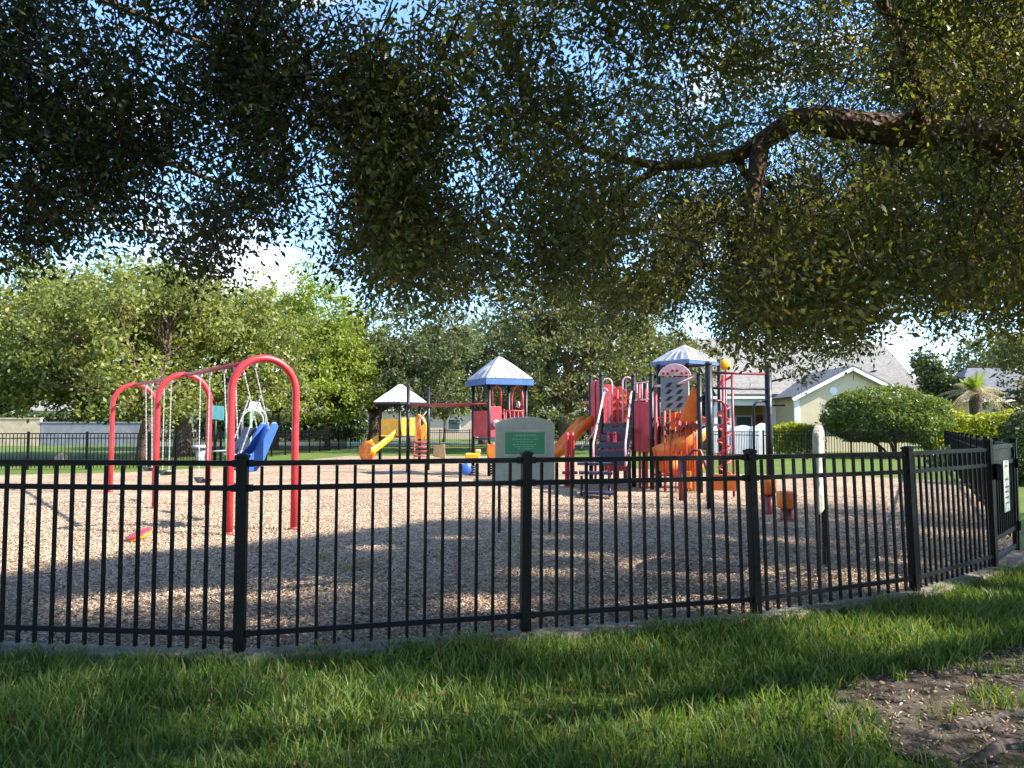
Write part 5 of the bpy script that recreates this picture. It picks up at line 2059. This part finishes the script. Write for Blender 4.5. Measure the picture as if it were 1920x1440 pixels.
# clumps that the camera looks up into
rc = np.random.default_rng(77)
NC = 60000
Yv = (rc.uniform(3.4 ** 3, 10.0 ** 3, NC)) ** (1 / 3)
pxv = np.where(rc.uniform(0, 1, NC) < .54, rc.uniform(-330, 820, NC), rc.uniform(820, 2260, NC))
pyv = rc.uniform(-440, 700, NC)
u = (pxv - 960) / F
vv_ = (720 - pyv) / F
s_ = Yv / (CP - vv_ * SP)
C = np.stack([u * s_, Yv, CAM_H + (SP + vv_ * CP) * s_], 1)
ymax = np.interp(pxv, [-200, 300, 700, 1000, 1500, 2100], [8.0, 8.0, 7.6, 8.0, 9.8, 10])
ymin = np.interp(pxv, [-200, 700, 1300, 2100], [4.4, 4.2, 4.0, 3.9])
bd = np.interp(pxv, BX, BY_)
m_clr = .26 * F / Yv        # half a spray, in pixels
ok = (pyv < bd - m_clr * np.interp(pxv, [300, 700, 1200], [.32, .5, .62])) & (Yv < ymax) & (Yv > ymin) & (C[:, 2] < 7.5) & (C[:, 2] > 1.9)
ok &= rc.uniform(0, 1, NC) < np.clip((bd - pyv) / np.interp(pxv, [300, 700, 1000], [50, 150, 130]), .22, 1)
ok &= shade_ok(C)
for gx, gy, gr in GAPS:
    ok &= ~((np.hypot(pxv - gx, (pyv - gy) * .8) < gr + m_clr * .35) & (rc.uniform(0, 1, NC) > .12))
# sprays do not hang right in front of the big limb
lx_ = np.array([q[0] for q in LIMB_PX][::-1])
ly_ = np.array([q[1] for q in LIMB_PX][::-1])
dl_ = np.abs(pyv - np.interp(pxv, lx_, ly_))
ok &= ~((pxv > 1080) & (dl_ < 34 + m_clr * .8) & (Yv < 6.7) & (rc.uniform(0, 1, NC) > .24))
ok &= ~((np.abs(pxv - 1410) < 20 + m_clr * .6) & (pyv > 250) & (pyv < 470) & (Yv < 6.6) & (rc.uniform(0, 1, NC) > .15))
ok &= ~((pxv > 760) & (rc.uniform(0, 1, NC) < .10) & (pyv > -60))
ok &= (Yv > 5.0) | (pyv > -60) | (rc.uniform(0, 1, NC) < .7)
nf = nfield(C, .85, (3, 7, 1))
ok &= nf > np.interp(pxv, [0, 700, 1000, 1920], [-.42, -.28, -.15, -.17])
ok &= spot_ok(C, .20, rc) & (glint_ok(C, .34) | (rc.uniform(0, 1, NC) < .5))
C = C[ok]
pxv = pxv[ok]
# clumps out of the frame: the rest of both crowns, which throw the shade
ND = 22000
D = np.stack([rc.uniform(-12, 17, ND), rc.uniform(-5, 14, ND), rc.uniform(2.6, 8.2, ND)], 1)
e1_ = ((D[:, 0] - 7.5) / 9.5) ** 2 + ((D[:, 1] - 4.6) / 9.0) ** 2 + ((D[:, 2] - 4.2) / 4.2) ** 2
e2_ = ((D[:, 0] + 7.5) / 5.5) ** 2 + ((D[:, 1] - 1.5) / 5.5) ** 2 + ((D[:, 2] - 4.2) / 3.8) ** 2
inside = (e1_ < 1) | (e2_ < 1)
px_, py_, f_ = project(D)
dm = .80 * F / np.maximum(np.linalg.norm(D - np.array([0, 0, CAM_H]), axis=1), .5)
vis = (f_ > -.3) & (px_ > -dm) & (px_ < 1920 + dm) & (py_ > -dm) & (py_ < 1500)
ok = inside & ~vis & shade_ok(D) & (np.linalg.norm(D - np.array([0, 0, CAM_H]), axis=1) > 2.4)
ok &= nfield(D, .8, (1, 2, 9)) > -.36
ok &= spot_ok(D, .30, rc) & glint_ok(D, .46)
D = D[ok]
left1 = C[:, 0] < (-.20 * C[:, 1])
left2 = (D[:, 0] + 6.5) ** 2 < (D[:, 0] - 7.5) ** 2 * .45
oak_right = thing('oak_tree', 'oak with a heavy brown limb reaching in from the right above the playground', 'tree', (8.3, 4.8, 0), 'oaks overhanging the front lawn')
oak_left = thing('oak_tree', 'dark dense oak canopy hanging over the upper left of the photo', 'tree', (-9.6, 4.2, 0), 'oaks overhanging the front lawn')
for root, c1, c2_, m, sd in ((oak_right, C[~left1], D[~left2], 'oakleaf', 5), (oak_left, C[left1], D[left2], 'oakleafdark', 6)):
    V1, Q1, A1, d1, l1 = sprays(c1, 96, .62, .105, .048, .021, sd)
    V2, Q2, A2, d2, l2 = sprays(c2_, 64, .9, .20, .085, .042, sd + 10)
    V = np.concatenate([V1, V2])
    Q = np.concatenate([Q1, Q2 + len(V1)])
    np_obj('crown', V, Q, m, root)
    T1, R1 = twig_mesh(A1, d1, l1, sd + 20)
    T2, R2 = twig_mesh(A2, d2, l2, sd + 30, .008)
    np_obj('twigs', np.concatenate([T1, T2]), np.concatenate([R1, R2 + len(T1)]), 'twig', root)

MB().tube([(8.3, 4.8, -.1), (8.35, 4.8, .3), (8.25, 4.85, 1.2), (8.2, 4.9, 2.3), (8.3, 4.9, 3.3), (8.6, 4.6, 5.2)], [.62, .46, .40, .40, .32, .16], 16).build('trunk', 'bark', oak_right, smooth=True)


def px_path(L):
    return [P(a, b, c) for a, b, c in L]


lm = [Vector((8.2, 4.9, 2.5)), Vector((6.6, 5.5, 3.4))] + px_path(LIMB_PX)
MB().tube(lm, [.34, .25, .18, .165, .155, .145, .136, .128, .12, .10, .086, .064, .052, .042, .032, .022, .012], 12).build('limb', 'bark', oak_right, smooth=True)
sub = [([(1425, 268, 6.45), (1418, 330, 6.4), (1408, 385, 6.35), (1398, 450, 6.3), (1380, 520, 6.3)], [.085, .075, .055, .035, .012]),
       ([(1385, 300, 6.5), (1400, 330, 6.6), (1440, 345, 6.9), (1500, 420, 7.4), (1540, 520, 7.8)], [.04, .035, .03, .022, .01]),
       ([(1240, 312, 6.5), (1180, 350, 6.6), (1140, 420, 6.8), (1120, 520, 7.0)], [.035, .03, .022, .008]),
       ([(1700, 246, 6.35), (1740, 180, 6.0), (1700, 90, 5.6), (1640, -20, 5.2)], [.09, .07, .05, .03]),
       ([(1090, 275, 6.3), (1000, 200, 6.0), (960, 100, 5.6), (930, 20, 5.3)], [.02, .025, .03, .02]),
       ([(1830, 560, 9.0), (1760, 540, 8.6), (1920, 545, 8.4), (2080, 500, 8.0)][::-1], [.07, .06, .04, .01])]
for L_, rr in sub:
    MB().tube(px_path(L_), rr, 9).build('branch', 'bark', oak_right, smooth=True)
for L_, rr in (([(8.3, 4.9, 3.0), (6.5, 2.6, 5.0), (3.5, 1.6, 5.8), (0.5, 1.5, 5.6)], [.18, .08, .04, .015]), ([(8.3, 4.9, 3.1), (9.2, 8, 5.0), (8.6, 11, 5.6)], [.22, .13, .03]),
               ([(8.3, 4.9, 3.2), (11, 3.4, 5.2), (14, 3, 5.4)], [.22, .13, .03]), ([(8.3, 4.9, 3.1), (9, 1, 5), (9, -2.5, 5.4)], [.2, .12, .03])):
    MB().tube([Vector(p) for p in L_], rr, 9).build('branch', 'bark', oak_right, smooth=True)
MB().tube([(-9.6, 4.2, -.1), (-9.6, 4.2, .4), (-9.5, 4.3, 1.6), (-9.2, 4.4, 2.8), (-9.0, 4.6, 4.6)], [.55, .4, .34, .3, .14], 14).build('trunk', 'bark', oak_left, smooth=True)
for L_, rr in (([(-9.2, 4.4, 2.7), (-7.2, 6.0, 3.9), (-5.0, 6.8, 4.2), (-3.4, 7.2, 4.0), (-2.2, 7.2, 3.5)], [.2, .12, .07, .035, .01]),
               ([(-9.2, 4.4, 2.9), (-7, 5.0, 5.0), (-4.2, 6.4, 5.4), (-2.4, 7.0, 4.8)], [.18, .10, .05, .012]),
               ([(-9.1, 4.3, 3.0), (-9.6, 2.0, 4.6), (-9.5, 0.4, 5.2)], [.18, .11, .03])):
    MB().tube([Vector(p) for p in L_], rr, 9).build('branch', 'bark', oak_left, smooth=True)

sc.cycles.use_adaptive_sampling = True
sc.cycles.max_bounces = 8
sc.cycles.transparent_max_bounces = 8
sc.cycles.use_denoising = True
